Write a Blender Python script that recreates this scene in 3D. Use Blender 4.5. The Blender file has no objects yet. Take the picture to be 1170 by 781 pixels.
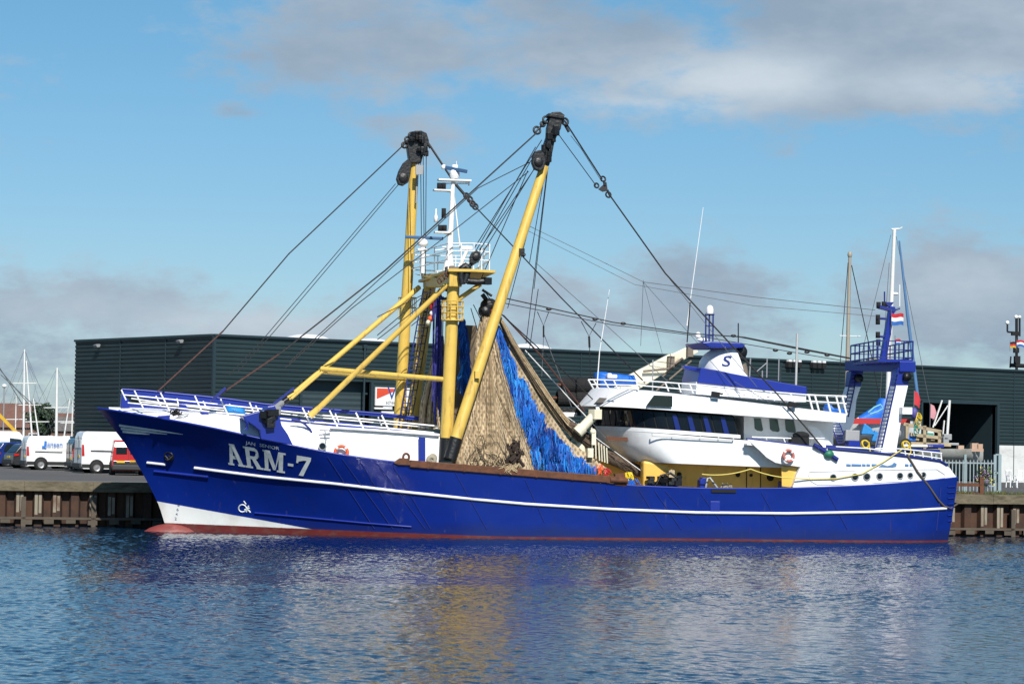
import bpy, bmesh, math, random
import numpy as np
from mathutils import Vector, Matrix, noise
R = math.radians
random.seed(7)
C = bpy.context.scene.collection
SC = bpy.context.scene

# ------------------------------------------------------------------ camera
FPX = 3000.0; CX, CY = 585.0, 390.5           # focal length in photo pixels
EYE = Vector((0, 0, 4.1)); PITCH = math.atan(113.5 / FPX); ROLL = R(1.0)
_f = Vector((0, math.cos(PITCH), math.sin(PITCH)))
_r0 = Vector((1, 0, 0)); _u0 = Vector((0, -math.sin(PITCH), math.cos(PITCH)))
_r = _r0 * math.cos(ROLL) + _u0 * math.sin(ROLL)
_u = _u0 * math.cos(ROLL) - _r0 * math.sin(ROLL)
cam_d = bpy.data.cameras.new('camera'); cam = bpy.data.objects.new('camera', cam_d); C.objects.link(cam)
cam_d.sensor_width = 36; cam_d.lens = 36 * FPX / 1170; cam_d.clip_start = 1; cam_d.clip_end = 8000
cam.matrix_world = Matrix(((_r.x, _u.x, -_f.x, EYE.x), (_r.y, _u.y, -_f.y, EYE.y), (_r.z, _u.z, -_f.z, EYE.z), (0, 0, 0, 1)))
SC.camera = cam

# ------------------------------------------------------------------ exposure, sun, sky
SC.view_settings.view_transform = 'Standard'; SC.view_settings.look = 'None'
SC.view_settings.gamma = 1; SC.view_settings.use_curve_mapping = False
SC.view_settings.exposure = 0.22
SUN_EL, SUN_AZ = 41.0, 13.0                   # azimuth: degrees right of straight behind the camera
SKY_STRENGTH = 0.074
sd = Vector((math.sin(R(SUN_AZ)) * math.cos(R(SUN_EL)), -math.cos(R(SUN_AZ)) * math.cos(R(SUN_EL)), math.sin(R(SUN_EL))))
sl = bpy.data.lights.new('sun', 'SUN'); sl.energy = 5.0; sl.angle = R(0.5); sl.color = (1, .955, .88)
so = bpy.data.objects.new('sun', sl); C.objects.link(so); so.location = (20, -40, 60)
so.rotation_euler = sd.to_track_quat('Z', 'Y').to_euler()

def ray(px, py):
    return (_f + _r * ((px - CX) / FPX) + _u * ((CY - py) / FPX))

world = bpy.data.worlds.new('World'); SC.world = world; world.use_nodes = True
nt = world.node_tree; nt.nodes.clear()
def N(t, **k):
    n = nt.nodes.new(t)
    for a, b in k.items(): setattr(n, a, b)
    return n
def LK(a, b): nt.links.new(a, b)
def M(op, a, b=None, c=None):
    n = N('ShaderNodeMath', operation=op)
    for i, v in enumerate((a, b, c)):
        if v is None: continue
        if isinstance(v, (int, float)): n.inputs[i].default_value = v
        else: LK(v, n.inputs[i])
    return n.outputs[0]
out = N('ShaderNodeOutputWorld'); bg = N('ShaderNodeBackground'); LK(bg.outputs[0], out.inputs[0])
sky = N('ShaderNodeTexSky', sky_type='NISHITA'); sky.sun_disc = False
sky.sun_elevation = R(SUN_EL); sky.sun_rotation = math.atan2(sd.x, sd.y)
sky.altitude = 0; sky.air_density = 1.0; sky.dust_density = 0.1; sky.ozone_density = 2.0
tc = N('ShaderNodeTexCoord'); sep = N('ShaderNodeSeparateXYZ'); LK(tc.outputs['Generated'], sep.inputs[0])
yy = M('MAXIMUM', sep.outputs[1], 0.05)
ax = M('DIVIDE', sep.outputs[0], yy); ez = M('DIVIDE', sep.outputs[2], yy)    # tangent coordinates of the northern sky
comb = N('ShaderNodeCombineXYZ'); LK(ax, comb.inputs[0]); LK(M('MULTIPLY', ez, 2.1), comb.inputs[1])
warp = N('ShaderNodeTexNoise'); warp.inputs['Scale'].default_value = 22; warp.inputs['Detail'].default_value = 6; warp.inputs['Roughness'].default_value = .62
LK(comb.outputs[0], warp.inputs['Vector'])
fine = N('ShaderNodeTexNoise'); fine.inputs['Scale'].default_value = 70; fine.inputs['Detail'].default_value = 7; fine.inputs['Roughness'].default_value = .6
LK(comb.outputs[0], fine.inputs['Vector'])
blobs = [  # cloud banks: photo px x, y, half-widths, weight
    (410, 45, 155, 75, .85), (490, 150, 85, 42, .6), (930, 90, 290, 50, 1.05), (1080, 35, 300, 75, 1.1), (700, 55, 190, 60, .8), (600, 20, 200, 40, .6),
    (110, 350, 170, 50, .8), (20, 395, 190, 50, .7), (330, 380, 150, 40, .75), (180, 340, 90, 30, .55), (640, 360, 140, 60, .72), (800, 345, 150, 66, .75), (885, 170, 55, 22, .3),
    (1100, 340, 140, 75, .95), (1010, 310, 70, 40, .45), (272, 128, 34, 14, .5), (1300, 330, 160, 90, .9), (-150, 380, 200, 60, .8),
    (-250, 120, 260, 90, .6), (1500, 100, 300, 120, .8), (585, 480, 1500, 46, .55)]
acc = None
for bx, by, wx, wy, wt in blobs:
    d = ray(bx, by); cx_, cz_ = d.x / d.y, d.z / d.y
    e = M('ADD', M('POWER', M('DIVIDE', M('SUBTRACT', ax, cx_), wx / FPX), 2.0), M('POWER', M('DIVIDE', M('SUBTRACT', ez, cz_), wy / FPX), 2.0))
    g = M('MULTIPLY', M('EXPONENT', M('MULTIPLY', e, -0.8)), wt)
    acc = g if acc is None else M('MAXIMUM', acc, g)
    if by < 200: hi = g if bx in (950,) else None
nz = M('ADD', M('MULTIPLY', warp.outputs[0], 1.15), M('MULTIPLY', fine.outputs[0], .62))
dens = M('SUBTRACT', M('ADD', M('MULTIPLY', acc, .95), nz), 1.08)
cl = N('ShaderNodeMapRange'); cl.interpolation_type = 'SMOOTHSTEP'; LK(dens, cl.inputs[0])
cl.inputs[1].default_value = 0.0; cl.inputs[2].default_value = .52; cl.inputs[3].default_value = 0; cl.inputs[4].default_value = .93
# cloud brightness: whiter where thin noise is high and at the top right
wn = N('ShaderNodeTexNoise'); wn.inputs['Scale'].default_value = 11; wn.inputs['Detail'].default_value = 5
off = N('ShaderNodeVectorMath', operation='ADD'); LK(comb.outputs[0], off.inputs[0]); off.inputs[1].default_value = (3.1, 1.7, .4); LK(off.outputs[0], wn.inputs['Vector'])
d = ray(1000, 85)
e = M('ADD', M('POWER', M('DIVIDE', M('SUBTRACT', ax, d.x / d.y), 300 / FPX), 2.0), M('POWER', M('DIVIDE', M('SUBTRACT', ez, d.z / d.y), 60 / FPX), 2.0))
e2 = None
for bx, by, wx, wy, wt in ((860, 92, 130, 34, .75), (1060, 100, 150, 26, .5), (1110, 320, 110, 40, .4), (300, 372, 150, 26, .5), (30, 352, 140, 26, .25), (800, 120, 180, 14, .4)):
    d = ray(bx, by); q_ = M('ADD', M('POWER', M('DIVIDE', M('SUBTRACT', ax, d.x / d.y), wx / FPX), 2.0), M('POWER', M('DIVIDE', M('SUBTRACT', ez, d.z / d.y), wy / FPX), 2.0))
    g = M('MULTIPLY', M('EXPONENT', M('MULTIPLY', q_, -1.0)), wt); e2 = g if e2 is None else M('MAXIMUM', e2, g)
bright = M('SUBTRACT', e2, M('MULTIPLY', cl.outputs[0], .22))
br = N('ShaderNodeMapRange'); LK(M('ADD', M('ADD', M('MULTIPLY', wn.outputs[0], .8), M('MULTIPLY', fine.outputs[0], .35)), bright), br.inputs[0]); br.inputs[1].default_value = .3; br.inputs[2].default_value = 1.1
ccol = N('ShaderNodeMix', data_type='RGBA'); LK(br.outputs[0], ccol.inputs[0])
ccol.inputs[6].default_value = (3.5, 4.5, 5.7, 1); ccol.inputs[7].default_value = (7.2, 8.1, 8.9, 1)
tint = N('ShaderNodeMix', data_type='RGBA', blend_type='MULTIPLY'); tint.inputs[0].default_value = 1
LK(sky.outputs[0], tint.inputs[6]); tg = N('ShaderNodeMapRange'); LK(ez, tg.inputs[0]); tg.inputs[1].default_value = .03; tg.inputs[2].default_value = .17
tm = N('ShaderNodeMix', data_type='RGBA'); LK(tg.outputs[0], tm.inputs[0]); tm.inputs[6].default_value = (.62, .79, 1.04, 1); tm.inputs[7].default_value = (.54, .88, 1.04, 1); LK(tm.outputs[2], tint.inputs[7])
mixc = N('ShaderNodeMix', data_type='RGBA'); LK(cl.outputs[0], mixc.inputs[0]); LK(tint.outputs[2], mixc.inputs[6]); LK(ccol.outputs[2], mixc.inputs[7])
LK(mixc.outputs[2], bg.inputs[0]); bg.inputs[1].default_value = SKY_STRENGTH

# ------------------------------------------------------------------ frames
ZQ = 1.95
def atY(px, py, Y):
    d = ray(px, py); return EYE + d * ((Y - EYE.y) / d.y)
TH = R(10.5)
EU = Vector((math.cos(TH), math.sin(TH), 0)); EV = Vector((-math.sin(TH), math.cos(TH), 0))
_o = atY(112, 466.5, 112.0); ORG = Vector((_o.x, _o.y, 0))
def S(px, py, v):
    """photo pixel -> ship coordinates (u aft, v starboard, w up) on the fore-and-aft plane v"""
    d = ray(px, py); k = (v + (ORG - EYE).dot(EV)) / d.dot(EV); p = EYE + d * k - ORG
    return Vector((p.dot(EU), v, p.z))
def Su(px, py, u):
    """photo pixel -> ship coordinates on the athwartship plane at u"""
    d = ray(px, py); k = (u + (ORG - EYE).dot(EU)) / d.dot(EU); p = EYE + d * k - ORG
    return Vector((u, p.dot(EV), p.z))
def Q(px, py, v):
    """same frame as S but in world coordinates (quay lines run parallel to the ship)"""
    s = S(px, py, v); return ORG + EU * s.x + EV * s.y + Vector((0, 0, s.z))

# ------------------------------------------------------------------ materials
MATS = {}
def mat(name, col, rough=.5, metal=0, var=.12, vscale=3., bump=0, bscale=20., dirt=None, dirt_amt=.0, dscale=(1, 1, 1), coat=0, spec=.5, dthr=.55):
    if name in MATS: return MATS[name]
    m = bpy.data.materials.new(name); m.use_nodes = True; t = m.node_tree; b = t.nodes['Principled BSDF']
    b.inputs['Roughness'].default_value = rough; b.inputs['Metallic'].default_value = metal
    b.inputs['Specular IOR Level'].default_value = spec; b.inputs['Coat Weight'].default_value = coat
    c = t.nodes.new('ShaderNodeTexCoord'); n = t.nodes.new('ShaderNodeTexNoise'); n.inputs['Scale'].default_value = vscale; n.inputs['Detail'].default_value = 6
    t.links.new(c.outputs['Object'], n.inputs['Vector'])
    r = t.nodes.new('ShaderNodeMix'); r.data_type = 'RGBA'; t.links.new(n.outputs[0], r.inputs[0])
    r.inputs[6].default_value = tuple(x * (1 - var) for x in col) + (1,); r.inputs[7].default_value = tuple(min(1, x * (1 + var)) for x in col) + (1,)
    last = r.outputs[2]
    if dirt:
        mp = t.nodes.new('ShaderNodeMapping'); mp.inputs['Scale'].default_value = dscale; t.links.new(c.outputs['Object'], mp.inputs['Vector'])
        n2 = t.nodes.new('ShaderNodeTexNoise'); n2.inputs['Scale'].default_value = 1; n2.inputs['Detail'].default_value = 9; n2.inputs['Roughness'].default_value = .65
        t.links.new(mp.outputs[0], n2.inputs['Vector'])
        mr = t.nodes.new('ShaderNodeMapRange'); t.links.new(n2.outputs[0], mr.inputs[0]); mr.inputs[1].default_value = dthr; mr.inputs[2].default_value = dthr + .2; mr.inputs[4].default_value = dirt_amt
        d2 = t.nodes.new('ShaderNodeMix'); d2.data_type = 'RGBA'; t.links.new(mr.outputs[0], d2.inputs[0]); t.links.new(last, d2.inputs[6]); d2.inputs[7].default_value = tuple(dirt) + (1,)
        last = d2.outputs[2]
    t.links.new(last, b.inputs['Base Color'])
    if bump:
        n3 = t.nodes.new('ShaderNodeTexNoise'); n3.inputs['Scale'].default_value = bscale; n3.inputs['Detail'].default_value = 5
        t.links.new(c.outputs['Object'], n3.inputs['Vector'])
        bp = t.nodes.new('ShaderNodeBump'); bp.inputs['Strength'].default_value = 1; bp.inputs['Distance'].default_value = bump
        t.links.new(n3.outputs[0], bp.inputs['Height']); t.links.new(bp.outputs[0], b.inputs['Normal'])
    MATS[name] = m; return m
RUSTC = (.09, .035, .015)
m_white = mat('white_paint', (.78, .79, .80), .38, dirt=(.34, .27, .19), dirt_amt=.55, dscale=(1.6, 1.6, .35), dthr=.60, bump=.004, bscale=2.2)
m_white_tube = mat('white_tube', (.8, .8, .8), .4)
m_blue = mat('blue_paint', (.007, .022, .24), .35, dirt=(.02, .03, .09), dirt_amt=.6, dscale=(1.5, 1.5, .5), dthr=.55)
m_navy = mat('navy_tube', (.012, .022, .17), .4)
m_yellow = mat('yellow_paint', (.66, .445, .09), .42, dirt=(.20, .10, .035), dirt_amt=.8, dscale=(4, 4, .8), dthr=.54)
m_ochre = mat('ochre_paint', (.74, .45, .085), .45, dirt=(.16, .08, .02), dirt_amt=.7, dscale=(1.2, 1.2, .6), dthr=.57)
m_cream = mat('cream_paint', (.74, .70, .54), .45, dirt=(.25, .15, .07), dirt_amt=.7, dscale=(2, 2, 1), dthr=.56)
m_black = mat('black_grease', (.008, .008, .009), .45, var=.5, vscale=6, dirt=(.07, .035, .016), dirt_amt=.45, dscale=(5, 5, 5), dthr=.6, bump=.02, bscale=9)
m_wire = mat('steel_wire', (.018, .017, .018), .5, var=.3)
m_wire_rust = mat('rusty_wire', (.07, .028, .022), .7, var=.4, vscale=4)
m_wire_grey = mat('aerial_wire', (.10, .11, .12), .5)
m_rust = mat('rust', (.115, .042, .018), .8, var=.55, vscale=5, bump=.01, bscale=25, dirt=(.03, .015, .01), dirt_amt=.8, dscale=(3, 3, 6), dthr=.5)
m_glass = mat('dark_glass', (.006, .008, .012), .04, var=.1, spec=.6)
m_glass2 = mat('grey_glass', (.03, .06, .065), .06, spec=.6)
m_rubber = mat('rubber', (.016, .016, .017), .85)
m_grey = mat('grey_steel', (.30, .31, .32), .5, metal=.2)
m_dark = mat('dark_void', (.008, .009, .011), .9)
m_orange = mat('orange_plastic', (.62, .10, .03), .5)
m_wood = mat('brown_board', (.11, .035, .012), .5, var=.4, vscale=6)
m_tarp = mat('blue_tarp', (.012, .13, .55), .5, bump=.03, bscale=4, var=.25)
m_bluegrey = mat('scanner_blue', (.05, .11, .22), .4)
m_red = mat('red_plastic', (.42, .02, .02), .45)

# ------------------------------------------------------------------ mesh builder
class MB:
    def __init__(s): s.v = []; s.f = []; s.mi = []; s.sm = []; s.m = 0
    def add(s, vs, fs, smooth=False):
        o = len(s.v); s.v += [tuple(p) for p in vs]
        for f in fs: s.f.append(tuple(i + o for i in f)); s.mi.append(s.m); s.sm.append(smooth)
        return s
    def box(s, c, size, rz=0, M3=None):
        c = Vector(c); h = Vector(size) / 2; m = M3 or Matrix.Rotation(rz, 3, 'Z')
        vs = [c + m @ Vector((x * h.x, y * h.y, z * h.z)) for z in (-1, 1) for x, y in ((-1, -1), (1, -1), (1, 1), (-1, 1))]
        return s.add(vs, [(3, 2, 1, 0), (4, 5, 6, 7), (0, 1, 5, 4), (1, 2, 6, 5), (2, 3, 7, 6), (3, 0, 4, 7)])
    def bar(s, p, q, w, h, up=(0, 0, 1)):
        p, q = Vector(p), Vector(q); d = (q - p); L = d.length; d.normalize(); up = Vector(up)
        if abs(d.dot(up)) > .95: up = Vector((1, 0, 0))
        a = d.cross(up).normalized(); b = a.cross(d)
        return s.box((p + q) / 2, (L, w, h), M3=Matrix((d, a, b)).transposed())
    def tube(s, pts, r, n=8, cap=True, closed=False):
        pts = [Vector(p) for p in pts]; K = len(pts)
        rs = r if isinstance(r, (list, tuple)) else [r] * K
        vs = []; prev = None
        for i, p in enumerate(pts):
            if closed: d = pts[(i + 1) % K] - pts[i - 1]
            else: d = pts[min(i + 1, K - 1)] - pts[max(i - 1, 0)]
            d = d.normalized() if d.length > 1e-9 else Vector((0, 0, 1))
            if prev is None:
                a = d.cross(Vector((0, 0, 1)) if abs(d.z) < .9 else Vector((1, 0, 0))).normalized()
            else: a = (prev - d * prev.dot(d)).normalized()
            prev = a; b = d.cross(a)
            vs += [p + a * (rs[i] * math.cos(t * 2 * math.pi / n)) + b * (rs[i] * math.sin(t * 2 * math.pi / n)) for t in range(n)]
        fs = []
        for i in range(K if closed else K - 1):
            j = (i + 1) % K
            for t in range(n): fs.append((i * n + t, i * n + (t + 1) % n, j * n + (t + 1) % n, j * n + t))
        s.add(vs, fs, n > 5)
        if cap and not closed:
            s.add(vs[:n], [tuple(range(n - 1, -1, -1))]); s.add(vs[-n:], [tuple(range(n))])
        return s
    def grid(s, rows, smooth=True, flip=False):
        n = len(rows[0]); vs = [p for r in rows for p in r]; fs = []
        for i in range(len(rows) - 1):
            for j in range(n - 1):
                q = (i * n + j, i * n + j + 1, (i + 1) * n + j + 1, (i + 1) * n + j)
                fs.append(q[::-1] if flip else q)
        return s.add(vs, fs, smooth)
    def prism(s, poly, off):
        poly = [Vector(p) for p in poly]; off = Vector(off); n = len(poly)
        nn = sum(((poly[i].cross(poly[(i + 1) % n])) for i in range(n)), Vector())
        if nn.dot(off) > 0: poly = poly[::-1]
        vs = poly + [p + off for p in poly]
        fs = [tuple(range(n)), tuple(range(2 * n - 1, n - 1, -1))]
        fs += [((i + 1) % n, i, n + i, n + (i + 1) % n) for i in range(n)]
        return s.add(vs, fs)
    def ball(s, c, r, seg=12, rings=8, sc=(1, 1, 1)):
        c = Vector(c); rows = []
        for i in range(rings + 1):
            t = math.pi * i / rings
            rows.append([c + Vector((r * sc[0] * math.sin(t) * math.cos(2 * math.pi * j / seg), r * sc[1] * math.sin(t) * math.sin(2 * math.pi * j / seg), r * sc[2] * math.cos(t))) for j in range(seg + 1)])
        return s.grid(rows, True, True)
    def lathe(s, base, axis, prof, n=16):
        base = Vector(base); d = Vector(axis).normalized(); a = d.cross(Vector((0, 0, 1)) if abs(d.z) < .9 else Vector((1, 0, 0))).normalized(); b = d.cross(a)
        rows = [[base + d * h + a * (r * math.cos(2 * math.pi * j / n)) + b * (r * math.sin(2 * math.pi * j / n)) for j in range(n + 1)] for r, h in prof]
        return s.grid(rows, True)
    def torus(s, c, nrm, R_, r, n=24, m=8):
        nrm = Vector(nrm).normalized(); a = nrm.cross(Vector((0, 0, 1)) if abs(nrm.z) < .9 else Vector((1, 0, 0))).normalized(); b = nrm.cross(a); c = Vector(c)
        return s.tube([c + a * (R_ * math.cos(2 * math.pi * k / n)) + b * (R_ * math.sin(2 * math.pi * k / n)) for k in range(n)], r, m, closed=True)
    def build(s, name, mats, parent=None, label=None, bevel=0):
        me = bpy.data.meshes.new(name); me.from_pydata([tuple(v) for v in s.v], [], s.f)
        for m in (mats if isinstance(mats, (list, tuple)) else [mats]): me.materials.append(m)
        me.polygons.foreach_set('material_index', s.mi); me.polygons.foreach_set('use_smooth', s.sm); me.update()
        o = bpy.data.objects.new(name, me); C.objects.link(o)
        if parent: o.parent = parent
        if label: o['label'] = label
        if bevel:
            b = o.modifiers.new('bevel', 'BEVEL'); b.width = bevel; b.segments = 2; b.limit_method = 'ANGLE'; b.angle_limit = R(35)
        return o
def tag(o, label=None, cat=None, group=None, kind=None):
    if label: o['label'] = label
    if cat: o['category'] = cat
    if group: o['group'] = group
    if kind: o['kind'] = kind
    return o
def empty(name, loc, rz, label, cat, group=None):
    o = bpy.data.objects.new(name, None); C.objects.link(o); o.location = loc; o.rotation_euler = (0, 0, rz); o.empty_display_size = .3
    return tag(o, label, cat, group)
def copy_tree(o, parent=None):
    c = o.copy(); C.objects.link(c)
    if parent: c.parent = parent
    for ch in list(o.children): copy_tree(ch, c)
    return c
def on_ship(o): o.location = ORG; o.rotation_euler = (0, 0, TH); return o
def smoothstep(a, b, x):
    t = max(0, min(1, (x - a) / (b - a))); return t * t * (3 - 2 * t)
def interp(x, xs, ys): return float(np.interp(x, xs, ys))
def catenary(p, q, sag, n=10):
    p, q = Vector(p), Vector(q)
    return [p.lerp(q, i / n) - Vector((0, 0, 4 * sag * (i / n) * (1 - i / n))) for i in range(n + 1)]
def text_polys(txt, size=1.0, shear=0):
    cu = bpy.data.curves.new('lettering', 'FONT'); cu.body = txt; cu.size = size; cu.shear = shear; cu.align_x = 'LEFT'; cu.resolution_u = 3
    o = bpy.data.objects.new('lettering', cu); C.objects.link(o); dg = bpy.context.evaluated_depsgraph_get()
    me = bpy.data.meshes.new_from_object(o.evaluated_get(dg)); vs = [v.co.copy() for v in me.vertices]; fs = [tuple(p.vertices) for p in me.polygons]
    bpy.data.objects.remove(o); bpy.data.curves.remove(cu); bpy.data.meshes.remove(me)
    return vs, fs

# ================================================================== WATER
def build_water():
    rng = np.random.default_rng(5)
    X0, X1, Y0, Y1, st = -28.0, 29.0, 39.0, 127.0, .074
    nx = int((X1 - X0) / st) + 1; ny = int((Y1 - Y0) / st) + 1
    LX, LY = nx * st, ny * st
    kx = 2 * np.pi * np.fft.fftfreq(nx, st); ky = 2 * np.pi * np.fft.fftfreq(ny, st)
    KX, KY = np.meshgrid(kx, ky); K = np.hypot(KX, KY); K[0, 0] = 1e9
    wx, wy = math.cos(R(28)), math.sin(R(28))
    cosw = (KX * wx + KY * wy) / K
    lam = 2 * np.pi / K
    spec = K ** -1.5 * (0.18 + cosw ** 2) * (np.exp(-(lam / .72) ** 2) + .10 * np.exp(-(lam / 1.6) ** 2)) * np.exp(-(0.15 / lam) ** 2)
    h = np.fft.ifft2(spec * (rng.normal(size=K.shape) + 1j * rng.normal(size=K.shape))).real
    gy, gx = np.gradient(h, st); rms = math.sqrt((gx ** 2 + gy ** 2).mean()); h *= .102 / rms
    xs = X0 + np.arange(nx) * st; ys = Y0 + np.arange(ny) * st
    # calmer and rougher patches (cat's paws) and a fade to the flat outer sheet
    pk = np.exp(-(np.hypot(KX * 1.0, KY * .35) * 7.0) ** 2 / 2); pk[0, 0] = 0
    patch = np.fft.ifft2(pk * (rng.normal(size=K.shape) + 1j * rng.normal(size=K.shape))).real; patch /= patch.std()
    XX, YY = np.meshgrid(xs, ys)
    edge = np.clip(np.minimum(np.minimum(XX - X0, X1 - XX), np.minimum(YY - Y0, Y1 - YY)) / 2.5, 0, 1)
    edge[0, :] = edge[-1, :] = 0; edge[:, 0] = edge[:, -1] = 0
    h = h * edge * np.clip(1 + .24 * patch, .5, 1.6)
    co = np.stack([XX, YY, h], -1).reshape(-1, 3)
    idx = np.arange(nx * ny).reshape(ny, nx)
    q = np.stack([idx[:-1, :-1], idx[:-1, 1:], idx[1:, 1:], idx[1:, :-1]], -1).reshape(-1, 4)
    B = 900.0
    ring = np.array([[-B, -B, 0], [B, -B, 0], [B, B, 0], [-B, B, 0]], float)
    o = len(co); c = [idx[0, 0], idx[0, -1], idx[-1, -1], idx[-1, 0]]
    outer = np.array([[o, o + 1, c[1], c[0]], [o + 1, o + 2, c[2], c[1]], [o + 2, o + 3, c[3], c[2]], [o + 3, o, c[0], c[3]]])
    co = np.vstack([co, ring]); q = np.vstack([q, outer])
    me = bpy.data.meshes.new('harbour_water')
    me.vertices.add(len(co)); me.vertices.foreach_set('co', co.ravel())
    me.loops.add(q.size); me.loops.foreach_set('vertex_index', q.ravel().astype(np.int32))
    me.polygons.add(len(q)); me.polygons.foreach_set('loop_start', np.arange(0, q.size, 4, dtype=np.int32))
    me.polygons.foreach_set('use_smooth', np.ones(len(q), bool)); me.update(calc_edges=True); me.validate()
    m = bpy.data.materials.new('harbour_water'); m.use_nodes = True; t = m.node_tree; b = t.nodes['Principled BSDF']
    b.inputs['Base Color'].default_value = (.003, .017, .040, 1); b.inputs['Roughness'].default_value = .07; b.inputs['IOR'].default_value = 1.33
    tcn = t.nodes.new('ShaderNodeTexCoord'); mp = t.nodes.new('ShaderNodeMapping'); mp.inputs['Rotation'].default_value = (0, 0, R(28)); mp.inputs['Scale'].default_value = (1.0, .55, 1)
    t.links.new(tcn.outputs['Object'], mp.inputs['Vector'])
    n = t.nodes.new('ShaderNodeTexNoise'); n.inputs['Scale'].default_value = 9.0; n.inputs['Detail'].default_value = 4; t.links.new(mp.outputs[0], n.inputs['Vector'])
    bp = t.nodes.new('ShaderNodeBump'); bp.inputs['Distance'].default_value = .006; bp.inputs['Strength'].default_value = 1
    t.links.new(n.outputs[0], bp.inputs['Height']); t.links.new(bp.outputs[0], b.inputs['Normal'])
    me.materials.append(m); ob = bpy.data.objects.new('harbour_water', me); C.objects.link(ob); tag(ob, kind='structure')
build_water()

# ================================================================== QUAY AND GROUND
VQ = 4.75                                      # quay face, in the ship's frame
m_asph = mat('asphalt', (.085, .083, .082), .9, var=.25, vscale=.35, bump=.004, bscale=14, dirt=(.15, .14, .12), dirt_amt=.5, dscale=(.12, .5, 1), dthr=.5)
m_conc = mat('weathered_concrete', (.145, .122, .08), .9, var=.5, vscale=1.1, bump=.05, bscale=5, dirt=(.055, .045, .025), dirt_amt=.95, dscale=(.9, .9, 3.5), dthr=.45)
m_pile = mat('rusty_sheet_pile', (.060, .027, .015), .85, var=.55, vscale=1.6, bump=.012, bscale=9, dirt=(.022, .015, .012), dirt_amt=.9, dscale=(1.3, 1.3, .9), dthr=.48)
m_pale = mat('pale_pile_face', (.24, .21, .16), .8, var=.35, vscale=2.2, dirt=(.10, .05, .03), dirt_amt=.85, dscale=(2, 2, .8), dthr=.50)
m_timber = mat('wet_timber', (.085, .068, .050), .85, var=.5, vscale=2, bump=.02, bscale=5)
g = MB(); g.add([(-500, VQ + .35, ZQ), (700, VQ + .35, ZQ), (2500, 3000, ZQ), (-2500, 3000, ZQ)], [(0, 1, 2, 3)])
tag(on_ship(g.build('ground', m_asph)), kind='structure')
quay = empty('quay_wall', ORG, TH, 'weathered quay wall of rusty sheet piling under a stained concrete capping beam', 'quay wall')
cb = MB()
for k in range(-24, 34):
    u0 = k * 3.0; j = random.uniform(-.012, .012)
    cb.box((u0 + 1.5, VQ + .36 + j, ZQ - .20 + random.uniform(-.012, .012)), (2.998, 1.1, .42)); cb.box((u0 + 1.5, VQ + .50 + j, ZQ + .012), (2.999, .8, .03))
cb.build('capping_beam', m_conc, quay, bevel=.04)
ps = MB(); prof = []
pitch = .80; u = -70.0
while u < 100: prof += [(u, .32), (u + .16, .32), (u + .25, .04), (u + .58, .04), (u + .67, .32)]; u += pitch
ps.grid([[(a, VQ + b, z) for a, b in prof] for z in (-1.5, ZQ - .40)], False, True)
ps.build('sheet_piling', m_pile, quay)
pf = MB()
for i in range(0, len(prof), 5):
    if -16 < prof[i][0] < 60 and random.random() < .8:
        a = prof[i][0]; zt = ZQ - .50 - random.uniform(0, .15); zb = .42 + random.uniform(-.05, .2)
        pf.box((a + .33, VQ + .032, (zt + zb) / 2), (.13, .012, zt - zb)); pf.box((a + .50, VQ + .032, (zt + zb) / 2 + .02), (.12, .012, zt - zb - .1))
pf.build('bare_steel_faces', m_pale, quay)
tm = MB(); tm.box((15, VQ - .12, .36), (170, .22, .10))
for k in range(-70, 100):
    if k % 1 == 0: tm.box((k * .95, VQ - .10, .18 + .03 * (k % 3)), (.42, .24, .2))
tm.build('timber_waling', m_timber, quay)
for a in (Q(27, 575, VQ), Q(107, 575, VQ), Q(1077, 590, VQ), Q(1156, 590, VQ), Q(300, 575, VQ), Q(600, 575, VQ), Q(820, 575, VQ)):
    uu = (a - ORG).dot(EU); b = MB(); b.box((uu, VQ - .10, .42), (.2, .26, 1.75)); b.build('fender_post', m_timber, quay)
# grass growing along the edge near the stern
gm = mat('dry_grass', (.085, .10, .025), .9, var=.5, vscale=4)
gb = MB()
for i in range(2600):
    uu = random.uniform(38, 52); vv = VQ + 1.0 + abs(random.gauss(0, 1.5)); p = Vector((uu, vv, ZQ)); hgt = random.uniform(.05, .22) * (1.1 if noise.noise((uu * .8, vv * .8, 0)) > 0 else .45)
    a = random.uniform(0, 6.28); dx, dy = .03 * math.cos(a), .03 * math.sin(a)
    gb.add([p + Vector((dx, dy, 0)), p - Vector((dx, dy, 0)), p + Vector((random.uniform(-.08, .08), random.uniform(-.08, .08), hgt))], [(0, 1, 2)])
o = on_ship(gb.build('quay_grass', gm)); tag(o, 'tufts of grass along the quay edge beside the stern', 'grass', kind='stuff')
wl = MB(); wl.box((6, VQ + 3.2, ZQ + .004), (140, .10, .004)); tag(on_ship(wl.build('ground_marking', mat('worn_white_line', (.34, .34, .32), .8, var=.3, vscale=3)))
    , kind='structure')

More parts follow.
